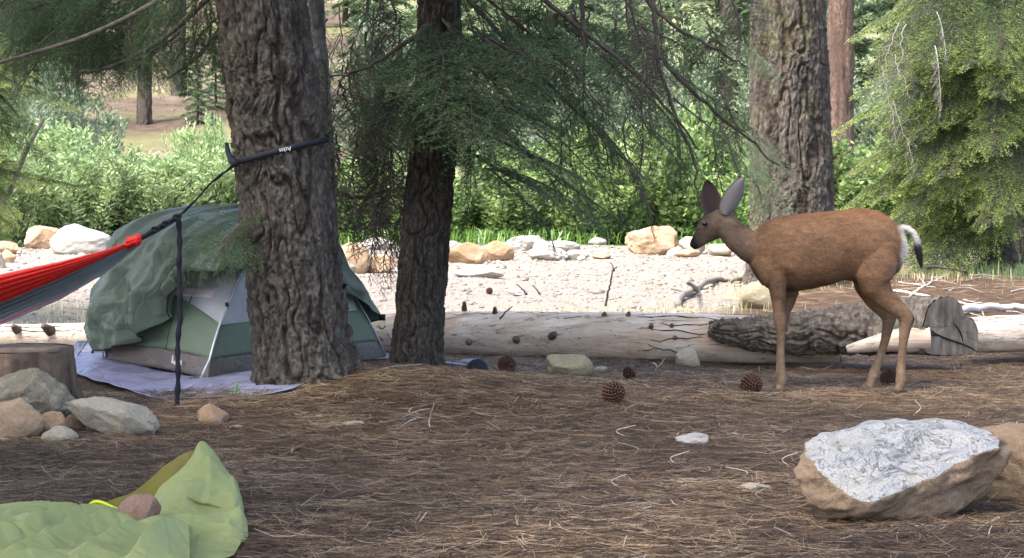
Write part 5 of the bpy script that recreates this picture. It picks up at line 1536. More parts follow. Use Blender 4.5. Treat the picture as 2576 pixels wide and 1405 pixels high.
# ================================================================ TENT
def m_fabric(name, col, rough=0.55, var=0.12, sheen=0.1, wr=6.0, wb=0.5, wd=0.02, trans=0.0):
    t = NT(name); c = t.coord()
    n = t.noise(c, wr, 5, 0.6, 0.8); w = t.noise(c, 900, 2, 0.5)
    cr = t.voronoi(c, wr * 1.6, 'DISTANCE_TO_EDGE')
    h = t.math('ADD', t.math('MULTIPLY', n, 1.0), t.math('MULTIPLY', t.ramp(cr, [(0.0, 0.0), (0.12, 0.5)]), 0.5))
    cc_ = t.ramp(n, [(0.3, tuple(x * (1 - var) for x in col)), (0.7, tuple(min(1, x * (1 + var)) for x in col))])
    b = t.principled(cc_, rough, t.bump(h, wb, wd), 0.35)
    if trans:
        tr = t.new("ShaderNodeBsdfTranslucent"); t.l(cc_, tr.inputs[0])
        mx = t.new("ShaderNodeMixShader"); mx.inputs[0].default_value = trans
        t.l(b.outputs[0], mx.inputs[1]); t.l(tr.outputs[0], mx.inputs[2]); t.l(mx.outputs[0], t.out.inputs[0])
    return t.m
M['fly'] = m_fabric('tent_fly_green', (0.150, 0.190, 0.145), 0.5, 0.12, wr=7, wb=0.45, wd=0.02, trans=0.18)
M['tgreen'] = m_fabric('tent_wall_green', (0.19, 0.25, 0.17), 0.55, 0.08, wr=4, wb=0.35, wd=0.015, trans=0.2)
M['tbrown'] = m_fabric('tent_tub_brown', (0.150, 0.125, 0.108), 0.5, 0.12, wr=8, wb=0.5, wd=0.015)
M['tarp'] = m_fabric('groundsheet', (0.27, 0.27, 0.40), 0.35, 0.35, wr=5, wb=0.5, wd=0.02)
M['tarp2'] = m_fabric('groundsheet_flap', (0.40, 0.44, 0.58), 0.35, 0.2, wr=9, wb=0.6, wd=0.02)
def m_mesh():
    t = NT('tent_netting'); c = t.coord()
    n = t.noise(c, 5, 3)
    b = t.principled(t.ramp(n, [(0.3, (0.50, 0.53, 0.54)), (0.7, (0.64, 0.66, 0.67))]), 0.7, None, 0.2)
    tr = t.new("ShaderNodeBsdfTransparent"); mx = t.new("ShaderNodeMixShader"); mx.inputs[0].default_value = 0.25
    t.l(b.outputs[0], mx.inputs[1]); t.l(tr.outputs[0], mx.inputs[2]); t.l(mx.outputs[0], t.out.inputs[0])
    return t.m
M['net'] = m_mesh()

tA, tB, tC, tD = Vector((-1.555, 11.30)), Vector((-0.735, 12.75)), Vector((-1.39, 13.35)), Vector((-2.20, 11.95))
tcen = Vector((-1.24, 12.30))
TH = 0.86
NB = [1.35, 1.15, 2.0, 2.5, 1.35]
NFL = [2.1, 1.35, 2.1, 5.0, 2.1]
def nint(tab, s):
    s = s % 4.0; k = int(s)
    return tab[k] + (tab[k + 1] - tab[k]) * (s - k)
tz0 = 0.02
tent = thing('tent', 'green dome tent with its rain fly half thrown back', 'tent', (tcen.x, tcen.y, float(gz(tcen.x, tcen.y))))
def tbase(s):
    s = s % 4.0
    k = int(s); u = s - k
    c = [tA, tB, tC, tD, tA]
    p = c[k].lerp(c[k + 1], u)
    # walls bow in a little between the corners
    return p.lerp(tcen, 0.06 * math.sin(math.pi * u))
TZ = [float(gz(q.x, q.y)) for q in (tA, tB, tC, tD, tA)]
def tgz(s):
    s = s % 4.0; k = int(s)
    return TZ[k] + (TZ[k + 1] - TZ[k]) * (s - k)
def tentp(s, t, n=2.2, off=0.0, k=1.0):
    """point on the dome: s around the floor, t from floor (0) to top (1)"""
    b = tbase(s)
    n = nint(NB, s)
    r = max(0.0, 1 - min(max(t, 0.0), 1.0) ** n) ** (1 / n)
    d = (b - tcen)
    p = tcen + d * r * k
    if d.length > 1e-6: p = p + d.normalized() * off * (0.35 + 0.65 * r)
    z = tz0 + tgz(s) * (1 - t) + TH * t + off * t
    return Vector((p.x, p.y, z))
def tpanel(name, s0, s1, fa, fb, ns, nt, mat, par, n=2.2, off=0.0, wr=0.0, seed=0, k=1.0, thick=0.0):
    """panel between hem curves fa(s), fb(s)"""
    Vv = []
    st = [(s0 + (s1 - s0) * i / ns, j / nt) for j in range(nt + 1) for i in range(ns + 1)]
    st = [(s, fa(s) + (fb(s) - fa(s)) * u) for (s, u) in st]
    q = np.array([(s, t, seed) for (s, t) in st])
    oo = off + wr * vn(q * np.array([6, 5, 1]), seed) + wr * 0.5 * vn(q * np.array([17, 9, 1]) + 0.5, seed + 1)
    for (s, t), o_ in zip(st, oo):
        Vv.append(tentp(s, t, n, float(o_), k)[:])
    idx = np.arange((ns + 1) * (nt + 1)).reshape(nt + 1, ns + 1)
    F_ = np.stack([idx[:-1, :-1], idx[:-1, 1:], idx[1:, 1:], idx[1:, :-1]], -1).reshape(-1, 4)
    o = obj(name, mesh_np(name, np.array(Vv), F_, None, True, [mat]), par)
    if thick:
        md_ = o.modifiers.new('thickness', 'SOLIDIFY'); md_.thickness = thick
    return o
tub = 0.115
for s0 in range(4):
    tpanel('floor_tub', s0, s0 + 1, lambda s: -0.02, lambda s: tub, 24, 6, M['tbrown'], tent, wr=0.010, seed=s0, thick=0.002)
# lower green wall; on the front panels it rises in a curve towards the pole
def wl(s):
    s = s % 4
    if s >= 3: return 0.47 - 0.16 * max(0, (s - 3.40) / 0.60) ** 1.2
    if s < 1: return 0.31 + 0.02 * s
    return 0.42
for s0 in range(4):
    tpanel('wall_panel', s0, s0 + 1, lambda s: tub, wl, 30, 12, M['tgreen'], tent, wr=0.006, seed=10 + s0, thick=0.0015)
    tpanel('netting_panel', s0, s0 + 1, wl, lambda s: 0.985, 30, 20, M['net'], tent, wr=0.004, seed=20 + s0)
# pocket strip inside the front wall
tpanel('storage_pocket', 3.42, 3.82, lambda s: 0.46, lambda s: 0.52, 14, 4, m_plain('pocket_cloth', (0.62, 0.55, 0.54), 0.7, 0.1, 20, 0.2), tent, off=0.004, thick=0.002)
# rain fly
def hem(s):
    s = s % 4
    xsr = [0, 0.35, 0.62, 0.85, 1.0, 1.15, 1.5, 2.0, 2.5, 2.9, 3.0, 3.12, 3.30, 3.44, 3.54, 3.64, 3.75, 4.0]
    ysr = [0.63, 0.63, 0.56, 0.40, 0.27, 0.22, 0.14, 0.10, 0.06, 0.05, 0.05, 0.07, 0.13, 0.20, 0.30, 0.48, 0.63, 0.63]
    return float(np.interp(s, xsr, ysr))
ns, nt_ = 420, 110
S_ = np.linspace(0, 4, ns + 1); Vv = []
J = np.linspace(0, 1, nt_ + 1)
SS, JJ = np.meshgrid(S_, J)
hm = np.array([hem(s) for s in S_])
TTf = hm[None, :] + (1.0 - hm[None, :]) * JJ
bx = np.array([tbase(s)[:] for s in S_])
dxy = bx - np.array(tcen[:])
nF = np.array([nint(NFL, s) for s in S_])[None, :]
rF = np.clip(1 - TTf ** nF, 0, 1) ** (1 / nF)
q3 = np.stack([np.cos(SS * math.pi / 2) * 2.2, np.sin(SS * math.pi / 2) * 2.2, TTf * 2.2], -1)
wr1 = fbm(q3 * 1.7, 3, 51); wr2 = fbm(q3 * 4.3, 3, 52)
# long sagging folds that fan from the top, stronger towards the slack hem
fold = np.sin(SS * 19 + 3.0 * vn(q3 * 0.9, 53)) * 0.5 + np.abs(vn(q3 * np.array([3.0, 3.0, 0.7]), 54)) * 1.6 - 0.6
slack = (1 - JJ) ** 0.8
rdg = np.clip(1 - 2.6 * np.abs(vn(q3 * np.array([2.6, 2.6, 0.9]) + 4, 59)), -0.6, 1); rdg2 = np.clip(1 - 2.6 * np.abs(vn(q3 * np.array([5.5, 5.5, 2.4]) + 9, 60)), -0.6, 1)
off = 0.045 + 0.024 * wr1 + 0.008 * wr2 + 0.030 * fold * (0.25 + slack) + 0.032 * rdg * (0.4 + slack) + 0.012 * rdg2
cf1, _, _ = voro(q3 * 1.5 + 2, 71); cf2, _, _ = voro(q3 * 3.6 + 5, 74)
off += 0.085 * (cf1 - 0.45) * (0.35 + 0.65 * slack) + 0.028 * (cf2 - 0.45)
front = np.where((SS > 3.60) | (SS < 0.9), 1.0, 0.0)
off += front * 0.05 * np.exp(-((JJ - 0.10) / 0.12) ** 2) * (1 + 0.6 * vn(q3 * 5, 57))            # bunched roll above the front hem
# two sharp creases: the standing ridge at the front left and the slack pocket near the left corner
cre = np.exp(-np.abs(SS - 3.62) / 0.028) * (1 - JJ) ** 0.35
off += 0.085 * cre - 0.05 * np.exp(-((SS - 3.56) / 0.05) ** 2) * slack
off += 0.075 * np.exp(-((SS - 3.06) / 0.22) ** 2) * np.exp(-((JJ - 0.22) / 0.28) ** 2)
off += 0.06 * np.exp(-((SS - 3.42) / 0.05) ** 2) * slack * (0.5 + 0.8 * np.sin(JJ * 9))
rr_ = np.linalg.norm(dxy, axis=1)[None, :]
rad = rF * rr_ * 1.0 + off * (0.30 + 0.70 * rF)
un = (dxy / np.linalg.norm(dxy, axis=1, keepdims=True))[None]
PX = np.array(tcen[:])[None, None] + un * rad[..., None]
gzb = np.array([tgz(s) for s in S_])[None, :]
PZ = tz0 + gzb * (1 - TTf) + (TH + 0.03) * TTf + 0.02 * wr1 * TTf * 0.8 + 0.03 * np.where(JJ > 0.8, (JJ - 0.8) * 5, 0) * vn(q3 * 3, 58)
Vf = np.concatenate([PX, PZ[..., None]], -1).reshape(-1, 3)
ix = np.arange((ns + 1) * (nt_ + 1)).reshape(nt_ + 1, ns + 1)
Ff = np.stack([ix[:-1, :-1], ix[:-1, 1:], ix[1:, 1:], ix[1:, :-1]], -1).reshape(-1, 4)
fly = obj('rain_fly', mesh_np('rain_fly', Vf, Ff, None, True, [M['fly']]), tent)
md = fly.modifiers.new('thickness', 'SOLIDIFY'); md.thickness = 0.002
# dark hem binding along the front
mb = MB()
hp = [Vector(Vf[i]) + Vector((0, -0.006, 0)) for i in range(0, ns + 1, 3)]
mb.tube(hp, 0.004, 5)
obj('hem_binding', mb.mesh('hem_binding', M['black']), fly)
# poles
mb = MB()
foot = Vector((tA.x - 0.03, tA.y - 0.05, float(gz(tA.x, tA.y - .05)) + 0.02))
pts = [foot] + [tentp(0.0, t, 2.2, 0.02) for t in (0.1, 0.2, 0.3, 0.4, 0.5, 0.6, 0.7, 0.8, 0.88, 0.94, 0.98)]
mb.tube(pts, 0.0058, 8); obj('tent_pole', mb.mesh('tent_pole', M['metal']), tent)
for s in (1.0, 2.0, 3.0):
    mb = MB(); mb.tube([tentp(s, t, 2.2, 0.012) for t in (0.0, 0.1, 0.2, 0.35, 0.5, 0.65, 0.8, 0.9, 0.97)], 0.0045, 7)
    obj('tent_pole', mb.mesh('tent_pole', M['metal']), tent)
mb = MB(); mb.box(tentp(0.0, 0.42, 2.2, 0.022), (0.018, 0.02, 0.025)); obj('pole_clip', mb.mesh('pole_clip', M['black']), tent)
mb = MB(); mb.box(foot + Vector((-0.035, 0, -0.005)), (0.05, 0.012, 0.014)); obj('pole_foot', mb.mesh('pole_foot', M['black']), tent)
for s_, tt_ in ((3.52, 0.5), (3.62, 0.47)):
    mb = MB(); mb.tube([tentp(s_, t, 2.2, 0.004) for t in (tub, 0.2, 0.3, tt_)], 0.0025, 5); obj('seam', mb.mesh('seam', M['black']), tent)
# guy lines
q = Vector(Vf[int(3.0 / 4 * ns)]); e = G(190, 872)
mb = MB(); mb.tube([q + Vector((-0.03, 0, 0.08)), Vector((q.x - 0.12, q.y + 0.02, float(gz(q.x - .12, q.y)) + 0.01))], 0.0025, 5); obj('guy_line', mb.mesh('guy_line', M['black']), tent)
q = Vector(Vf[int(1.0 / 4 * ns)])
mb = MB(); mb.tube([q, Vector((q.x + 0.12, q.y - 0.03, float(gz(q.x + .12, q.y - 0.03)) + 0.01))], 0.0028, 5); obj('guy_line', mb.mesh('guy_line', M['metal']), tent)
mb = MB(); mb.box(q + Vector((0.006, -0.012, -0.008)), (0.035, 0.02, 0.035)); obj('buckle', mb.mesh('buckle', M['black']), tent)
# white maker's mark on the tub
M['whitemark'] = m_plain('white_print', (0.75, 0.75, 0.75), 0.6, 0.05, 20, 0.0)
mk = MB()
def onwall(s, t): return tentp(s, t, 2.2, 0.014)
for (s0, s1, ta, tb) in [(3.60, 3.622, 0.035, 0.085), (3.622, 3.645, 0.03, 0.052)]:
    mk.add([onwall(s0, ta), onwall(s1, ta), onwall(s1 - 0.006, tb), onwall(s0 + 0.006, tb)], [(0, 1, 2, 3)])
for k in range(4):
    s0 = 3.655 + 0.016 * k
    mk.add([onwall(s0, 0.035), onwall(s0 + 0.010, 0.035), onwall(s0 + 0.010, 0.062), onwall(s0, 0.062)], [(0, 1, 2, 3)])
obj('logo', mk.mesh('logo', M['whitemark']), tent)

# groundsheet under the tent
poly = [G(178, 940), G(300, 986), G(430, 1012), G(560, 1006), G(680, 1003), G(780, 962), G(890, 918), G(1000, 916), G(1192, 931)]
front_e = spline(poly, 60)
back_e = spline([Vector((-2.5, 12.6, 0)), Vector((-2.0, 13.0, 0)), Vector((-1.4, 13.6, 0)), Vector((-0.9, 13.4, 0)), Vector((-0.2, 12.62, 0))], 60)
gsh = thing('groundsheet', 'pale violet-blue plastic groundsheet spread under the green tent', 'groundsheet', (tcen.x, tcen.y, 0.0))
Vv = []
for j in range(31):
    for i in range(61):
        p = front_e[i].lerp(back_e[i], j / 30)
        z = float(gz(p.x, p.y)) + 0.018 + 0.010 * float(fbm(np.array([p.x * 5, p.y * 5, 0]), 3, 66)) + (0.006 if j == 0 else 0)
        Vv.append((p.x, p.y, z))
ix = np.arange(61 * 31).reshape(31, 61)
o = obj('sheet', mesh_np('sheet', np.array(Vv), np.stack([ix[:-1, :-1], ix[:-1, 1:], ix[1:, 1:], ix[1:, :-1]], -1).reshape(-1, 4), None, True, [M['tarp']]), gsh)
md = o.modifiers.new('thickness', 'SOLIDIFY'); md.thickness = 0.002
# folded-up corner of the sheet at the left
Yf = 12.1
rows = [(857, 192, 262, 0.06), (880, 182, 268, 0.03), (905, 176, 264, 0.0), (922, 178, 258, -0.02), (934, 186, 250, -0.035)]
Vv = []
for (py, xa, xc, dy) in rows:
    for i in range(13):
        u = i / 12
        px = xa + (xc - xa) * u
        p = P(px, py + (6 * math.sin(u * 3.1) if py > 930 else 0), Yf + dy + 0.015 * math.sin(u * 7 + py * 0.1))
        Vv.append(p[:])
ix = np.arange(13 * 5).reshape(5, 13)
o = obj('folded_corner', mesh_np('folded_corner', np.array(Vv), np.stack([ix[:-1, :-1], ix[:-1, 1:], ix[1:, 1:], ix[1:, :-1]], -1).reshape(-1, 4), None, True, [M['tarp2']]), gsh)
md = o.modifiers.new('s', 'SUBSURF'); md.levels = 2; md.render_levels = 2
md = o.modifiers.new('thickness', 'SOLIDIFY'); md.thickness = 0.003
mb = MB(); mb.ribbon([P(236, 872, Yf - 0.02), P(232, 890, Yf - 0.045), P(226, 905, Yf - 0.06)], (1, 0, 0), 0.014, 0.003); mb.tube([P(232, 898, Yf - .06), P(222, 906, Yf - .06), P(214, 910, Yf - .055)], 0.003, 5)
obj('webbing_loop', mb.mesh('webbing_loop', M['strap']), gsh)
# round black hat brim lying at the sheet's far corner
hb = G(1200, 941)
hat = thing('black_cap', 'round black cap shaped thing lying at the corner of the groundsheet', 'cap', hb)
bm = bmesh.new(); bmesh.ops.create_uvsphere(bm, u_segments=28, v_segments=16, radius=0.06)
for v in bm.verts:
    v.co.y *= 0.75; v.co.z = (v.co.z * 1.05 if v.co.z > 0 else v.co.z * 0.1) + 0.012
    v.co += hb + Vector((0, 0.05, 0))
m_ = bpy.data.meshes.new('crown'); bm.to_mesh(m_); bm.free(); m_.materials.append(M['strap']); m_.polygons.foreach_set('use_smooth', np.ones(len(m_.polygons), bool)); obj('cap_crown', m_, hat)
mb = MB(); mb.tube([hb + Vector((math.cos(a) * 0.062, 0.05 + math.sin(a) * 0.05, 0.014)) for a in np.linspace(0, 6.28, 25)], 0.004, 6); obj('rim', mb.mesh('rim', M['black']), hat)

# ================================================================ HAMMOCK AND STRAPS
M['red'] = m_fabric('hammock_red', (0.72, 0.022, 0.015), 0.5, 0.15, wr=3, wb=0.25, wd=0.02, trans=0.15)
M['hgrey'] = m_fabric('hammock_grey', (0.165, 0.195, 0.21), 0.5, 0.12, wr=3, wb=0.25, wd=0.02, trans=0.1)
HY = 10.35
def hpt(px, py, Y=HY): return P(px, py, Y)
hx = [350, 260, 150, 0, -200, -500, -800, -1050, -1250, -1400]
h_top = [600, 632, 660, 692, 718, 735, 725, 700, 668, 640]
h_mid = [607, 650, 700, 762, 810, 850, 830, 775, 710, 648]
h_bot = [616, 690, 754, 818, 880, 925, 900, 820, 730, 655]
kn = hpt(350, 606)
ham = thing('hammock', 'red and grey nylon hammock slung from the strap on the thick trunk', 'hammock', kn)
def hammock_panel(name, va, vb_, mat, bulge, seed, y0):
    n, m_ = 120, 22
    xs_ = np.linspace(350, -1400, n + 1)
    Vv = []
    for i, px in enumerate(xs_):
        ta = float(np.interp(-px, [-v for v in hx], va)); tb = float(np.interp(-px, [-v for v in hx], vb_))
        wide = min(1, abs(350 - px) / 380) * min(1, abs(px + 1400) / 380)
        for j in range(m_ + 1):
            u = j / m_
            pl = math.sin(u * 34 + seed + 0.004 * px) * 0.012 * (0.4 + 0.6 * wide) + 0.010 * math.sin(u * 71 + seed * 3)
            pl *= (0.25 + 0.75 * min(1, abs(350 - px) / 200))
            yb_ = y0 - bulge * math.sin(math.pi * (0.25 + 0.75 * u) if bulge > 0 else math.pi * u) * wide + pl
            Vv.append(P(px, ta + (tb - ta) * u, HY + yb_)[:])
    ix = np.arange((n + 1) * (m_ + 1)).reshape(n + 1, m_ + 1)
    o = obj(name, mesh_np(name, np.array(Vv), np.stack([ix[:-1, :-1], ix[:-1, 1:], ix[1:, 1:], ix[1:, :-1]], -1).reshape(-1, 4), None, True, [mat]), ham)
    md = o.modifiers.new('thickness', 'SOLIDIFY'); md.thickness = 0.002
    return o
hammock_panel('red_panel', h_top, [a + 1 for a in h_mid], M['red'], 0.09, 1.0, 0.0)
hammock_panel('grey_panel', h_mid, h_bot, M['hgrey'], -0.10, 2.2, 0.0)
hammock_panel('back_panel', [a + 3 for a in h_top], h_bot, M['red'], -0.22, 4.0, 0.015)
mb = MB()
for k in range(7):
    a = k / 7 * 6.28
    o_ = Vector((0, math.cos(a) * 0.012, math.sin(a) * 0.012))
    mb.tube([hpt(318, 614) + o_ * 1.6, hpt(338, 606) + o_, hpt(350, 603) + o_ * 1.25, hpt(356, 600) + o_ * 0.5], [0.010, 0.012, 0.013, 0.006], 8)
obj('gathered_end', mb.mesh('gathered_end', M['red']), ham)
mb = MB(); mb.tube([hpt(346, 605) + Vector((0, math.cos(a) * 0.026, math.sin(a) * 0.026)) for a in np.linspace(0, 6.28, 17)], 0.005, 6); obj('cord_wrap', mb.mesh('cord_wrap', M['red']), ham)
mb = MB(); mb.tube([hpt(-1400, 648), hpt(-1440, 640)], 0.02, 8); obj('gathered_end', mb.mesh('gathered_end', M['red']), ham)

# daisy chain strap from knot to the trunk, around it, and the loose tail hanging down
stp = thing('hammock_strap', 'black webbing strap wound round the thick trunk with its tail hanging to the ground', 'strap', P(448, 1038, HY + 0.12))
def rope(pts, w, th, n, wd=(0, -0.3, 1), jit=0.0):
    pp = spline(pts, n)
    m_ = MB(); m_.ribbon(pp, wd, w, th); return m_
m_ = rope([hpt(352, 602), hpt(400, 572), hpt(440, 550), hpt(455, 540)], [0.014 + 0.008 * abs(math.sin(i * 0.9)) for i in range(25)], 0.012, 24)
obj('daisy_chain', m_.mesh('daisy_chain', M['strap']), stp)
m_ = rope([hpt(352, 606), hpt(402, 580), hpt(442, 556), hpt(456, 543)], 0.006, 0.006, 24)
obj('daisy_chain', m_.mesh('daisy_chain', M['strap']), stp)
for (px, py) in ((392, 577), (418, 563), (446, 546)):
    mb = MB(); c = hpt(px, py); mb.tube([c + Vector((math.cos(a) * 0.018, -0.008, math.sin(a) * 0.011)) for a in np.linspace(0, 6.28, 15)], 0.004, 6); obj('loop', mb.mesh('loop', M['strap']), stp)
m_ = rope([hpt(452, 543), hpt(490, 506, HY + 0.1), hpt(530, 462, HY + 0.25), hpt(560, 438, HY + 0.35), P(592, 413, 10.785)], [0.012, 0.014, 0.02, 0.028, 0.03, 0.03, 0.028, 0.026] * 4, 0.004, 31, (0.5, -0.2, 0.8))
obj('webbing', m_.mesh('webbing', M['strap']), stp)
# band around the trunk: sloping ring, front visible part rises to the right
ringp, ringw = [], []
zl, zr = P(590, 414, 10.9).z, P(806, 352, 11.0).z
for k in range(-6, 61):
    a = math.pi + 2 * math.pi * k / 60                      # starts at the left side, front is -Y
    ca, sa = math.cos(a), math.sin(a)
    t = (ca + 1) / 2
    z = zl + (zr - zl) * t + (0.0 if sa < 0 else 0.02)
    c = stem_at(T1, z)
    r = float(np.interp(z, [p[2] for p in T1], [p[3] for p in T1])) * 1.02 + 0.012
    ringp.append(Vector((c.x + ca * r, c.y + sa * r, z))); ringw.append(Vector((0, 0, 1)))
mb = MB(); mb.ribbon(ringp, ringw, 0.030, 0.004); obj('tree_wrap', mb.mesh('tree_wrap', M['strap']), stp)
mb = MB(); mb.tube([P(592, 414, 10.77), P(582, 404, 10.83), P(574, 385, 10.95), P(570, 362, 11.0)], [0.016, 0.018, 0.014, 0.01], 8); obj('slip_knot', mb.mesh('slip_knot', M['strap']), stp)
# hanging tail with its stitched loops
tl = []
for i in range(61):
    t = i / 60
    px = 449 + 3 * math.sin(t * 5) + 1.5 * math.sin(t * 17); py = 552 + (1038 - 552) * t
    tl.append(hpt(px, py, HY + 0.02 + 0.03 * t))
mb = MB(); mb.ribbon(tl, [Vector((math.cos(0.5 * math.sin(i * 0.55)), math.sin(0.5 * math.sin(i * 0.55)), 0)) for i in range(61)], [0.023 + 0.005 * math.sin(i * 1.1) for i in range(61)], 0.007)
obj('hanging_tail', mb.mesh('hanging_tail', M['strap']), stp)
m_ = rope([hpt(-1440, 640), P(-1400, 520, 9.9), Vector((-5.12, 9.6, 1.25))], 0.025, 0.005, 12)
obj('webbing', m_.mesh('webbing', M['strap']), thing('hammock_strap', 'black webbing strap holding the far end of the hammock outside the photograph', 'strap', hpt(-1440, 640)))
# maker's name on the band, upside down as it hangs
cu = bpy.data.curves.new('lettering', 'FONT'); cu.body = 'Atlas'; cu.size = 0.030; cu.align_x = 'CENTER'; cu.align_y = 'CENTER'; cu.extrude = 0.0005
tmp = bpy.data.objects.new('lettering', cu); COL.objects.link(tmp)
bpy.context.view_layer.update()
tm = bpy.data.meshes.new_from_object(tmp.evaluated_get(bpy.context.evaluated_depsgraph_get())); bpy.data.objects.remove(tmp)
best = min(ringp, key=lambda p: abs((CX + FPX * p.x / p.y) - 712) + (100000 if p.y > 11 else 0))
k = ringp.index(best)
tx = (ringp[k + 1] - ringp[k - 1]).normalized()
if tx.x < 0: tx = -tx
c = stem_at(T1, best.z); nrm_ = Vector((best.x - c.x, best.y - c.y, 0)).normalized()
up_ = nrm_.cross(tx)
mw = Matrix((-tx, -up_, nrm_)).transposed().to_4x4(); mw.translation = best + nrm_ * 0.0035
tm.transform(mw); tm.materials.clear(); tm.materials.append(M['whitemark'])
obj('lettering', tm, stp)

# ================================================================ GREEN CLOTH IN THE CORNER
M['lime'] = m_fabric('ripstop_green', (0.315, 0.35, 0.135), 0.5, 0.10, wr=5, wb=0.5, wd=0.02, trans=0.22)
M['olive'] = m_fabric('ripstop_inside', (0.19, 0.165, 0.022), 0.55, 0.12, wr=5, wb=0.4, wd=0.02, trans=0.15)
cl = thing('rain_cover', 'crumpled pale green ripstop sheet with an open hooded fold', 'cloth sheet', G(330, 1330))
def sheet_rows(name, rows, n, mat, par, wr=0.012, seed=0, sub=6, amp2=0.006):
    """cloth through rows of picture points with their own distances"""
    cur = [spline([P(*q) for q in r], n) for r in rows]
    Vv = []
    m_ = (len(rows) - 1) * sub
    cols_ = [spline([c[i] for c in cur], m_) for i in range(n + 1)]
    for j in range(m_ + 1):
        for i in range(n + 1):
            Vv.append(cols_[i][j][:])
    Vv = np.array(Vv)
    ix = np.arange((n + 1) * (m_ + 1)).reshape(m_ + 1, n + 1)
    F_ = np.stack([ix[:-1, :-1], ix[:-1, 1:], ix[1:, 1:], ix[1:, :-1]], -1).reshape(-1, 4)
    q = Vv * np.array([4.0, 4.0, 4.0])
    rid = 1 - np.abs(vn(q * 1.6 + 5, seed)) * 2.2
    rid2 = 1 - np.abs(vn(q * 3.7 + 1, seed + 1)) * 2.2
    al, ac = Vv[:, 0] * 0.86 + Vv[:, 1] * 0.5, -Vv[:, 0] * 0.5 + Vv[:, 1] * 0.86
    rid3 = np.clip(1 - 2.4 * np.abs(vn(np.stack([al * 1.7, ac * 7.0, Vv[:, 2] * 3], -1) + 2.2, seed + 5)), -0.5, 1)
    cre_ = np.clip(1 - 5 * np.abs(vn(q * 2.4 + 8, seed + 9)), 0, 1) + np.clip(1 - 5 * np.abs(vn(q * 4.9 + 3, seed + 11)), 0, 1) * 0.5
    k1, _, _ = voro(q * 0.85 + seed, 81 + seed); k2, _, _ = voro(q * 2.1 + seed, 84 + seed)
    Vv[:, 2] += 1.3 * wr * rid3 + 0.25 * wr * cre_ + 2.4 * wr * (k1 - 0.5) + 1.0 * wr * (k2 - 0.5)
    Vv[:, 1] -= 1.2 * wr * (k1 - 0.5) + 0.8 * wr * (k2 - 0.5)
    Vv[:, 2] += wr * np.clip(rid, -0.4, 1) + amp2 * np.clip(rid2, -0.4, 1)
    Vv[:, 1] -= 0.6 * wr * np.clip(rid, -0.4, 1)
    lowz = gz(Vv[:, 0], Vv[:, 1]) + 0.012
    Vv[:, 2] = np.maximum(Vv[:, 2], lowz)
    o = obj(name, mesh_np(name, Vv, F_, None, True, [mat]), par)
    md_ = o.modifiers.new('thickness', 'SOLIDIFY'); md_.thickness = 0.0015
    return o
# front wall of the hood: top edge, crook, base
sheet_rows('hood', [
    [(385, 1275, 7.20), (430, 1235, 7.22), (480, 1180, 7.25), (510, 1132, 7.28), (545, 1155, 7.30), (575, 1195, 7.32), (588, 1215, 7.34)],
    [(392, 1300, 7.14), (440, 1260, 7.16), (490, 1215, 7.18), (530, 1185, 7.22), (560, 1200, 7.24), (585, 1225, 7.26), (600, 1255, 7.28)],
    [(400, 1320, 7.08), (440, 1290, 7.10), (482, 1268, 7.09), (525, 1262, 7.09), (560, 1258, 7.10), (590, 1262, 7.12), (612, 1295, 7.18)],
    [(405, 1325, 7.04), (445, 1318, 7.06), (490, 1300, 7.09), (535, 1290, 7.09), (565, 1290, 7.07), (598, 1300, 7.05), (618, 1330, 7.08)],
    [(380, 1330, 6.98), (440, 1330, 6.98), (500, 1320, 6.98), (545, 1318, 6.96), (580, 1322, 6.94), (606, 1332, 6.94), (624, 1352, 6.98)],
    [(360, 1348, 6.86), (430, 1342, 6.86), (500, 1338, 6.86), (550, 1342, 6.84), (588, 1352, 6.82), (612, 1368, 6.82), (622, 1385, 6.84)],
    [(300, 1400, 6.72), (400, 1392, 6.72), (490, 1388, 6.72), (545, 1390, 6.70), (580, 1398, 6.70), (600, 1408, 6.72), (606, 1416, 6.74)],
    [(250, 1470, 6.50), (380, 1470, 6.50), (480, 1465, 6.50), (540, 1460, 6.50), (570, 1455, 6.52), (585, 1450, 6.55), (592, 1445, 6.58)]], 70, M['lime'], cl, 0.020, 3, 10)
# inside of the back wall
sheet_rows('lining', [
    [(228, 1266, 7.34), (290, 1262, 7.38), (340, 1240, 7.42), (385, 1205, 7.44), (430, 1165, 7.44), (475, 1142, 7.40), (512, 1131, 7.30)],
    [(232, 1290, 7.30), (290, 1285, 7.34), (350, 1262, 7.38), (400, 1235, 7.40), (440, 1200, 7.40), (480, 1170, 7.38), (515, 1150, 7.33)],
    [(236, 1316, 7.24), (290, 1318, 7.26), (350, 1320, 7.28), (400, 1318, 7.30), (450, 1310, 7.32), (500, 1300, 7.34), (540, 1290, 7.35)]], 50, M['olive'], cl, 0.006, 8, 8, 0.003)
# pleated part spreading to the left and front
def ridge(pts, h, w, X, Yc):
    ps = [G(px, py) for (px, py) in pts]
    best = np.full(X.shape, 9.0); sgn = np.zeros(X.shape); tt_ = np.zeros(X.shape)
    for k in range(len(ps) - 1):
        ax_, ay_ = ps[k].x, ps[k].y; bx_, by_ = ps[k + 1].x - ax_, ps[k + 1].y - ay_
        u = np.clip(((X - ax_) * bx_ + (Yc - ay_) * by_) / (bx_ ** 2 + by_ ** 2), 0, 1)
        ddx, ddy = X - ax_ - u * bx_, Yc - ay_ - u * by_
        dd_ = np.hypot(ddx, ddy); m_ = dd_ < best
        best = np.where(m_, dd_, best); sgn = np.where(m_, ddy, sgn); tt_ = np.where(m_, (k + u) / (len(ps) - 1), tt_)
    wv_ = np.where(sgn > 0, w * 0.7, w * 1.25)                # steeper behind, softer in front
    return h * (0.30 + 0.70 * np.sin(math.pi * np.clip(tt_, 0, 1)) ** 0.7) * np.clip(1 - best / wv_, 0, 1) ** 1.25
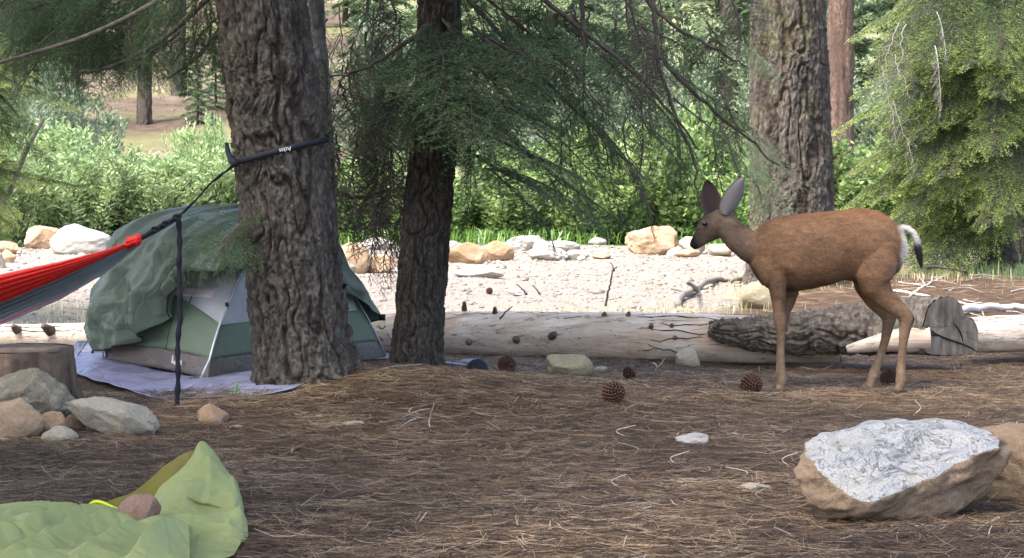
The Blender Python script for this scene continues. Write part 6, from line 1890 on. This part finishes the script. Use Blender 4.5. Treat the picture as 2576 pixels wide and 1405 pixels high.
pu, pv = np.meshgrid(np.linspace(-110, 470, 170), np.linspace(5.85, 7.17, 210))
XX = (pu - CX) / FPX * pv; YC = pv + 0 * pu
hgt = 0.0 * XX
for pts, h, w in [([(-90, 1345), (40, 1340), (140, 1335), (235, 1325)], 0.045, 0.075), ([(-90, 1395), (60, 1388), (150, 1362), (235, 1345), (300, 1338)], 0.058, 0.055), ([(20, 1440), (110, 1415), (200, 1385), (290, 1365), (345, 1362)], 0.062, 0.055),
                  ([(180, 1465), (250, 1425), (320, 1392), (400, 1378), (470, 1378)], 0.052, 0.085), ([(330, 1470), (380, 1440), (430, 1415), (480, 1408)], 0.085, 0.065), ([(-90, 1440), (0, 1420), (70, 1412)], 0.085, 0.06), ([(60, 1352), (90, 1372), (130, 1385)], 0.03, 0.03), ([(-60, 1500), (60, 1480), (160, 1462)], 0.06, 0.08)]:
    hgt = np.maximum(hgt, ridge(pts, h, w, XX, YC)) + 0.25 * np.minimum(hgt, ridge(pts, h, w, XX, YC))
qq = np.stack([XX * 4, YC * 4, 0 * XX], -1)
v1, _, _ = voro(qq * 1.3, 91); v2, _, _ = voro(qq * 3.4, 94)
hgt = hgt + 0.028 * (v1 - 0.4) + 0.012 * (v2 - 0.4) + 0.012 + 0.006 * vn(qq * 2.2, 97)
edge = sstep(7.17, 7.08, YC)
Zs = gz(XX, YC) + 0.014 + 0.022 * edge + np.maximum(hgt, 0.0) * (0.25 + 0.75 * edge)
ix = np.arange(XX.size).reshape(XX.shape)
o = obj('spread', mesh_np('spread', np.stack([XX, YC, Zs], -1).reshape(-1, 3), np.stack([ix[:-1, :-1], ix[:-1, 1:], ix[1:, 1:], ix[1:, :-1]], -1).reshape(-1, 4), None, True, [M['lime']]), cl)
md = o.modifiers.new('thickness', 'SOLIDIFY'); md.thickness = 0.0015
# small turned-over flap
sheet_rows('flap', [
    [(165, 1330, 6.98), (210, 1312, 7.0), (244, 1296, 7.04)], [(172, 1335, 6.93), (212, 1330, 6.93), (246, 1318, 6.97)], [(180, 1338, 6.90), (214, 1346, 6.88), (243, 1332, 6.92)]], 16, M['lime'], cl, 0.002, 21, 8, 0.001)
# neon pull cord
M['neon'] = m_plain('neon_cord', (0.75, 0.85, 0.02), 0.5, 0.05, 50, 0.1)
mb = MB(); mb.ribbon(spline([P(225, 1272, 7.26), P(236, 1264, 7.24), P(256, 1265, 7.22), P(280, 1276, 7.20), P(300, 1284, 7.18), P(318, 1285, 7.16)], 30), (0, -0.4, 1), 0.011, 0.006)
obj('neon_piping', mb.mesh('neon_piping', M['neon']), cl)
mb = MB(); mb.tube(spline([P(492, 1312, 6.93), P(506, 1306, 6.94), P(516, 1310, 6.93), P(502, 1322, 6.91), P(482, 1330, 6.90), P(472, 1338, 6.89)], 20), 0.0035, 6); mb.tube([P(500, 1310, 6.925), P(514, 1302, 6.93)], 0.009, 8)
obj('cord_toggle', mb.mesh('cord_toggle', M['black']), cl)
rb = P(356, 1315, 6.84)
rock('stone', 'rounded pinkish stone weighing down the crumpled green sheet', (rb.x, rb.y, rb.z), (0.074, 0.060, 0.056), 411, 'pink', planes=3, rough=0.05, sink=0.12)

# ================================================================ PINE CONES
M['cone'] = m_col('cone_scales', 0.7, 0.3, 80, 0.4, 0.003)
def cone_meshes(seed):
    rr = random.Random(seed)
    core = bmesh.new(); bmesh.ops.create_uvsphere(core, u_segments=14, v_segments=10, radius=0.62)
    for v in core.verts: v.co.z *= 1.15
    m1 = bpy.data.meshes.new('core'); core.to_mesh(m1); core.free(); m1.materials.append(m_plain('cone_core', (0.05, 0.025, 0.016), 0.9, 0.3, 20, 0.3))
    mb = MB()
    N = 120
    for i in range(N):
        t = (i + 0.5) / N
        z = 1 - 2 * t; r = math.sqrt(max(0, 1 - z * z)) ; a = i * 2.39996
        n = Vector((math.cos(a) * r, math.sin(a) * r, z * 1.05))
        d = (n + Vector((0, 0, 0.55))).normalized()
        sd_ = Vector((-math.sin(a), math.cos(a), 0)); upv = d.cross(sd_)
        b = n * 0.52; L = 0.44; w = 0.20 * (0.6 + 0.5 * r)
        k = rr.uniform(0.7, 1.3)
        c1 = (0.048 * k, 0.022 * k, 0.014 * k); c2 = (0.115 * k, 0.060 * k, 0.038 * k)
        e = b + d * L
        Vv = [b - sd_ * w * 0.5, b + sd_ * w * 0.5, e + sd_ * w - upv * 0.03, e - sd_ * w - upv * 0.03, e + upv * 0.15 + d * 0.0, b + upv * 0.07, e + d * 0.07 + upv * 0.05]
        Ff = [(0, 1, 2, 3), (0, 3, 4, 5), (1, 5, 4, 2), (3, 2, 6), (2, 4, 6), (4, 3, 6)]
        b0 = len(mb.v); mb.add(Vv, Ff)
        mb.c += [c1, c1, c1, c1, c2, c1, c2]
    m2 = mb.mesh('scales', M['cone'], False)
    return m1, m2
cones = [cone_meshes(1), cone_meshes(2)]
def pine_cone(px, pyb, dpx, rot, label, k=0, squash=1.0):
    b = G(px, pyb); r = dpx / 2 / FPX * b.y
    t = thing('pine_cone', label, 'pine cone', (b.x, b.y + r * 0.7, float(gz(b.x, b.y + r * .7))), 'pine cones on the forest floor')
    for nm, me_ in zip(('core', 'scales'), cones[k]):
        o = bpy.data.objects.new(nm, me_); COL.objects.link(o); o.parent = t
        s = r / 1.08
        o.scale = (s, s, s * squash); o.rotation_euler = rot; o.location = (0, 0, r * 0.9)
        if nm == 'scales': o['kind'] = 'stuff'
pine_cone(1544, 1021, 66, (0.9, 0.3, 0.4), 'large reddish round pine cone nearest the empty needle floor', 0)
pine_cone(1584, 962, 44, (1.2, 0.5, 2.0), 'smaller pine cone half sunk just behind the large reddish one', 1, 0.7)
pine_cone(1892, 996, 62, (1.4, 0.2, 1.0), 'dark round pine cone beside the front hoof of the deer', 1)
pine_cone(1275, 942, 52, (1.5, 0.9, 0.3), 'dark open pine cone between the slim trunk and the blocky stone', 0)
pine_cone(2236, 974, 46, (0.3, 0.2, 0.3), 'dark upright pine cone behind the hind legs of the deer', 1, 1.3)
pine_cone(1231, 742, 20, (1.3, 0.2, 0.3), 'tiny pine cone on the dry grass beyond the log', 0)

# ================================================================ STICKS AND TWIGS
def stick(name, label, pts, r0, r1, col, forks=(), cat='stick', lift=0.008):
    mb = MB()
    Wp = []
    for q in pts:
        if len(q) == 2: Wp.append(G(q[0], q[1], lift))
        else: Wp.append(P(*q))
    pp = spline(Wp, 20)
    rr = random.Random(int(pts[0][0] * 7 + pts[0][1]))
    pp = [p + Vector((rr.uniform(-1, 1), rr.uniform(-1, 1), rr.uniform(-0.3, 1))) * r0 * 0.6 for p in pp]
    mb.tube(pp, [r0 + (r1 - r0) * i / 20 for i in range(21)], 7, col)
    o = obj(name, mb.mesh(name, M['twig'])); base = pp[0].copy(); centred(o, base)
    tag(o, label, cat)
    for f in forks:
        fb = MB(); k0 = int(f[0] * 20)
        e = G(f[1], f[2], lift) if len(f) == 3 else P(*f[1:])
        fp = spline([pp[k0], pp[k0].lerp(e, 0.5) + Vector((rr.uniform(-1, 1), 0, rr.uniform(-.5, 1))) * 0.012, e], 8)
        fb.tube(fp, [r0 * 0.6 + (r1 * 0.6 - r0 * 0.6) * i / 8 for i in range(9)], 5, col)
        me_ = fb.mesh('side_twig', M['twig']); me_.transform(Matrix.Translation(-base))
        c = bpy.data.objects.new('side_twig', me_); COL.objects.link(c); c.parent = o
    return o
GR = (0.25, 0.225, 0.19); PL = (0.46, 0.42, 0.36); DKC = (0.09, 0.07, 0.055)
stick('stick', 'long grey stick leaning out from the foot of the thick trunk', [(862, 968), (930, 940, 11.05), (980, 925, 11.1), (1062, 918, 11.3)], 0.006, 0.004, GR, [(0.4, 920, 975)])
stick('stick', 'curved dark stick on the needles below the thick trunk', [(690, 1165), (770, 1125), (830, 1112), (905, 1110)], 0.008, 0.005, DKC)
stick('stick', 'pale bent twig cluster in the middle of the needles', [(955, 1068), (1010, 1060), (1090, 1056), (1150, 1050)], 0.005, 0.003, PL, [(0.3, 1100, 1030), (0.5, 1000, 1085)])
stick('stick', 'thin upright pale twig standing out of the needles', [(1085, 1090), (1080, 1060, 9.75), (1092, 1015, 9.7)], 0.003, 0.0015, PL)
stick('stick', 'long thin dark stick across the middle needles', [(1000, 1125), (1100, 1118), (1230, 1110), (1330, 1098)], 0.006, 0.004, GR)
stick('stick', 'short grey stick pointing away near the white quartz', [(1570, 1085), (1600, 1065), (1640, 1045)], 0.005, 0.003, PL)
stick('stick', 'pale broken stick right of the white quartz stone', [(1830, 1098), (1880, 1100), (1935, 1094)], 0.006, 0.004, PL)
stick('stick', 'dark curl of stick left below the thick trunk', [(660, 1175), (700, 1190), (760, 1185), (785, 1178)], 0.008, 0.005, DKC)
stick('stick', 'pale twig fan beside the white granite boulder foot', [(2110, 1365), (2200, 1345), (2330, 1330), (2420, 1325)], 0.004, 0.002, PL, [(0.5, 2260, 1370)])
stick('stick', 'short tan stick at the foot of the split boulder', [(2455, 1345), (2490, 1325), (2512, 1312)], 0.008, 0.006, (0.36, 0.27, 0.17))
stick('stick', 'forked pale twig right of the large reddish cone', [(1645, 945), (1655, 925, 11.6), (1672, 905, 11.5)], 0.004, 0.002, PL, [(0.5, 1640, 915, 11.6)])
stick('stick', 'tall bare twig standing behind the log', [(1522, 770, 13.6), (1532, 730, 13.6), (1541, 690, 13.6), (1549, 672, 13.6)], 0.008, 0.004, (0.17, 0.14, 0.13), [(0.75, 1534, 660, 13.6)])
stick('stick', 'small dark stalk standing in the dry grass', [(1325, 742, 14.5), (1315, 730, 14.5), (1300, 716, 14.5)], 0.007, 0.003, DKC)
stick('stick', 'second small dark stalk in the dry grass', [(1358, 742, 14.5), (1350, 730, 14.5), (1340, 718, 14.5)], 0.006, 0.003, DKC)
stick('fallen_branch', 'knobbly grey fallen branch left of the deer chest behind the log', [(1702, 774), (1740, 742), (1800, 714), (1850, 712), (1890, 706)], 0.032, 0.022, (0.20, 0.18, 0.16), [(0.3, 1730, 712, 15.6), (0.2, 1690, 735)], 'branch', 0.03)
stick('fallen_branch', 'smooth pale grey pole lying behind the logs at the right', [(2420, 792), (2500, 786), (2600, 783), (2800, 780)], 0.028, 0.026, (0.52, 0.50, 0.48), [], 'branch', 0.03)
stick('stick', 'thin pale stick crossing behind the sawn end', [(2250, 735), (2330, 748), (2440, 770), (2480, 774)], 0.014, 0.008, PL, [(0.75, 2475, 798)])
stick('stick', 'thin branch slanting over the brown needles behind the deer', [(2290, 745), (2340, 715), (2395, 690)], 0.012, 0.006, PL, [(0.4, 2300, 690)])
stick('stick', 'arched dead twig over the needles behind the rump', [(2300, 690), (2340, 672, 21), (2400, 680, 21), (2450, 692)], 0.014, 0.008, DKC)
stick('stick', 'dark thin rod leaning in front of the sawn end', [(2405, 890), (2470, 872), (2545, 856)], 0.007, 0.004, DKC)
stick('stick', 'dark splinter lying on top of the bare log', [(1258, 803, 12.9), (1270, 788, 12.95), (1288, 772, 13.0)], 0.006, 0.003, DKC)
rk = random.Random(9)
for i in range(26):       # scattered dead twigs on the brown slope behind the barked log
    px, py = rk.uniform(2240, 2570), rk.uniform(690, 800)
    a = rk.uniform(-0.6, 0.6); L = rk.uniform(30, 90)
    o = stick('twig', 'pale dead twig among the needles behind the logs', [(px, py), (px + L * 0.5, py - 8 * a + rk.uniform(-8, 3)), (px + L, py - 20 * a)], 0.006, 0.003, PL if i % 2 else GR, [], 'twig')
    o['group'] = 'dead twigs behind the logs'
for i in range(16):       # thin twigs sticking up from the needle floor
    px, py = rk.uniform(640, 2400), rk.uniform(1040, 1400)
    Y = G(px, py).y
    L = rk.uniform(20, 60)
    o = stick('twig', 'thin curled pale twig lying on the open needle floor', [(px, py), (px + rk.uniform(-25, 25), py - L * 0.4, Y), (px + rk.uniform(-50, 50), py - L * 0.7, Y)], 0.0028, 0.0015, PL if i % 3 else GR, [], 'twig')
    o['group'] = 'curled twigs on the needle floor'

# ================================================================ SMALL PLANTS
def seedling(px, py, n, h, label, cols, seed):
    b = G(px, py); rr = random.Random(seed)
    t = thing('seedling', label, 'plant', b)
    for i in range(n):
        a = rr.uniform(0, 6.28); hh = h * rr.uniform(0.6, 1.1)
        top = b + Vector((math.cos(a) * h * 0.35, math.sin(a) * h * 0.25, hh))
        mb = MB(); mb.tube([b, b.lerp(top, 0.5) + Vector((0, 0, 0.01)), top], [0.002, 0.0015, 0.001], 4, (0.14, 0.2, 0.06)); 
        obj('stem', mb.mesh('stem', M['twig']), t)
        for k in range(5):
            a2 = a + rr.uniform(-1.6, 1.6); c = b.lerp(top, rr.uniform(0.6, 1)); L = h * 0.28
            d = Vector((math.cos(a2), math.sin(a2), rr.uniform(-0.1, 0.5))).normalized(); s = d.cross(Vector((0, 0, 1))).normalized() * L * 0.38
            mb = MB(); u_ = Vector((0, 0, L * 0.12))
            mb.add([c, c + d * L * 0.3 + s - u_, c + d * L * 0.7 + s * 0.8 - u_, c + d * L, c + d * L * 0.7 - s * 0.8 - u_, c + d * L * 0.3 - s - u_, c + d * L * 0.5 + u_ * 0.3],
                   [(0, 1, 6), (1, 2, 6), (2, 3, 6), (3, 4, 6), (4, 5, 6), (5, 0, 6)], rr.choice(cols))
            obj('leaf', mb.mesh('leaf', M['leaf']), t)
seedling(590, 1004, 4, 0.075, 'bright green seedling between the groundsheet and the thick trunk', [(0.20, 0.36, 0.06), (0.14, 0.27, 0.06), (0.26, 0.42, 0.09)], 1)
seedling(620, 1015, 3, 0.05, 'pale grey-green low sprout at the foot of the thick trunk', [(0.22, 0.26, 0.15), (0.28, 0.31, 0.2)], 2)
seedling(470, 1112, 3, 0.025, 'tiny green sprout in the needles below the brown rounded stone', [(0.16, 0.24, 0.09)], 3)
seedling(1204, 1132, 2, 0.03, 'single pale green leaf sprig on the needle floor', [(0.26, 0.32, 0.14)], 4)
seedling(1176, 1172, 2, 0.03, 'small green sprig just left of the lone leaf sprig', [(0.26, 0.32, 0.14)], 5)
seedling(1585, 940, 5, 0.055, 'grey-green plant behind the two pine cones', [(0.16, 0.19, 0.10), (0.20, 0.23, 0.13)], 6)
seedling(858, 966, 3, 0.05, 'yellow-green sprout at the right foot of the thick trunk', [(0.24, 0.22, 0.08)], 7)
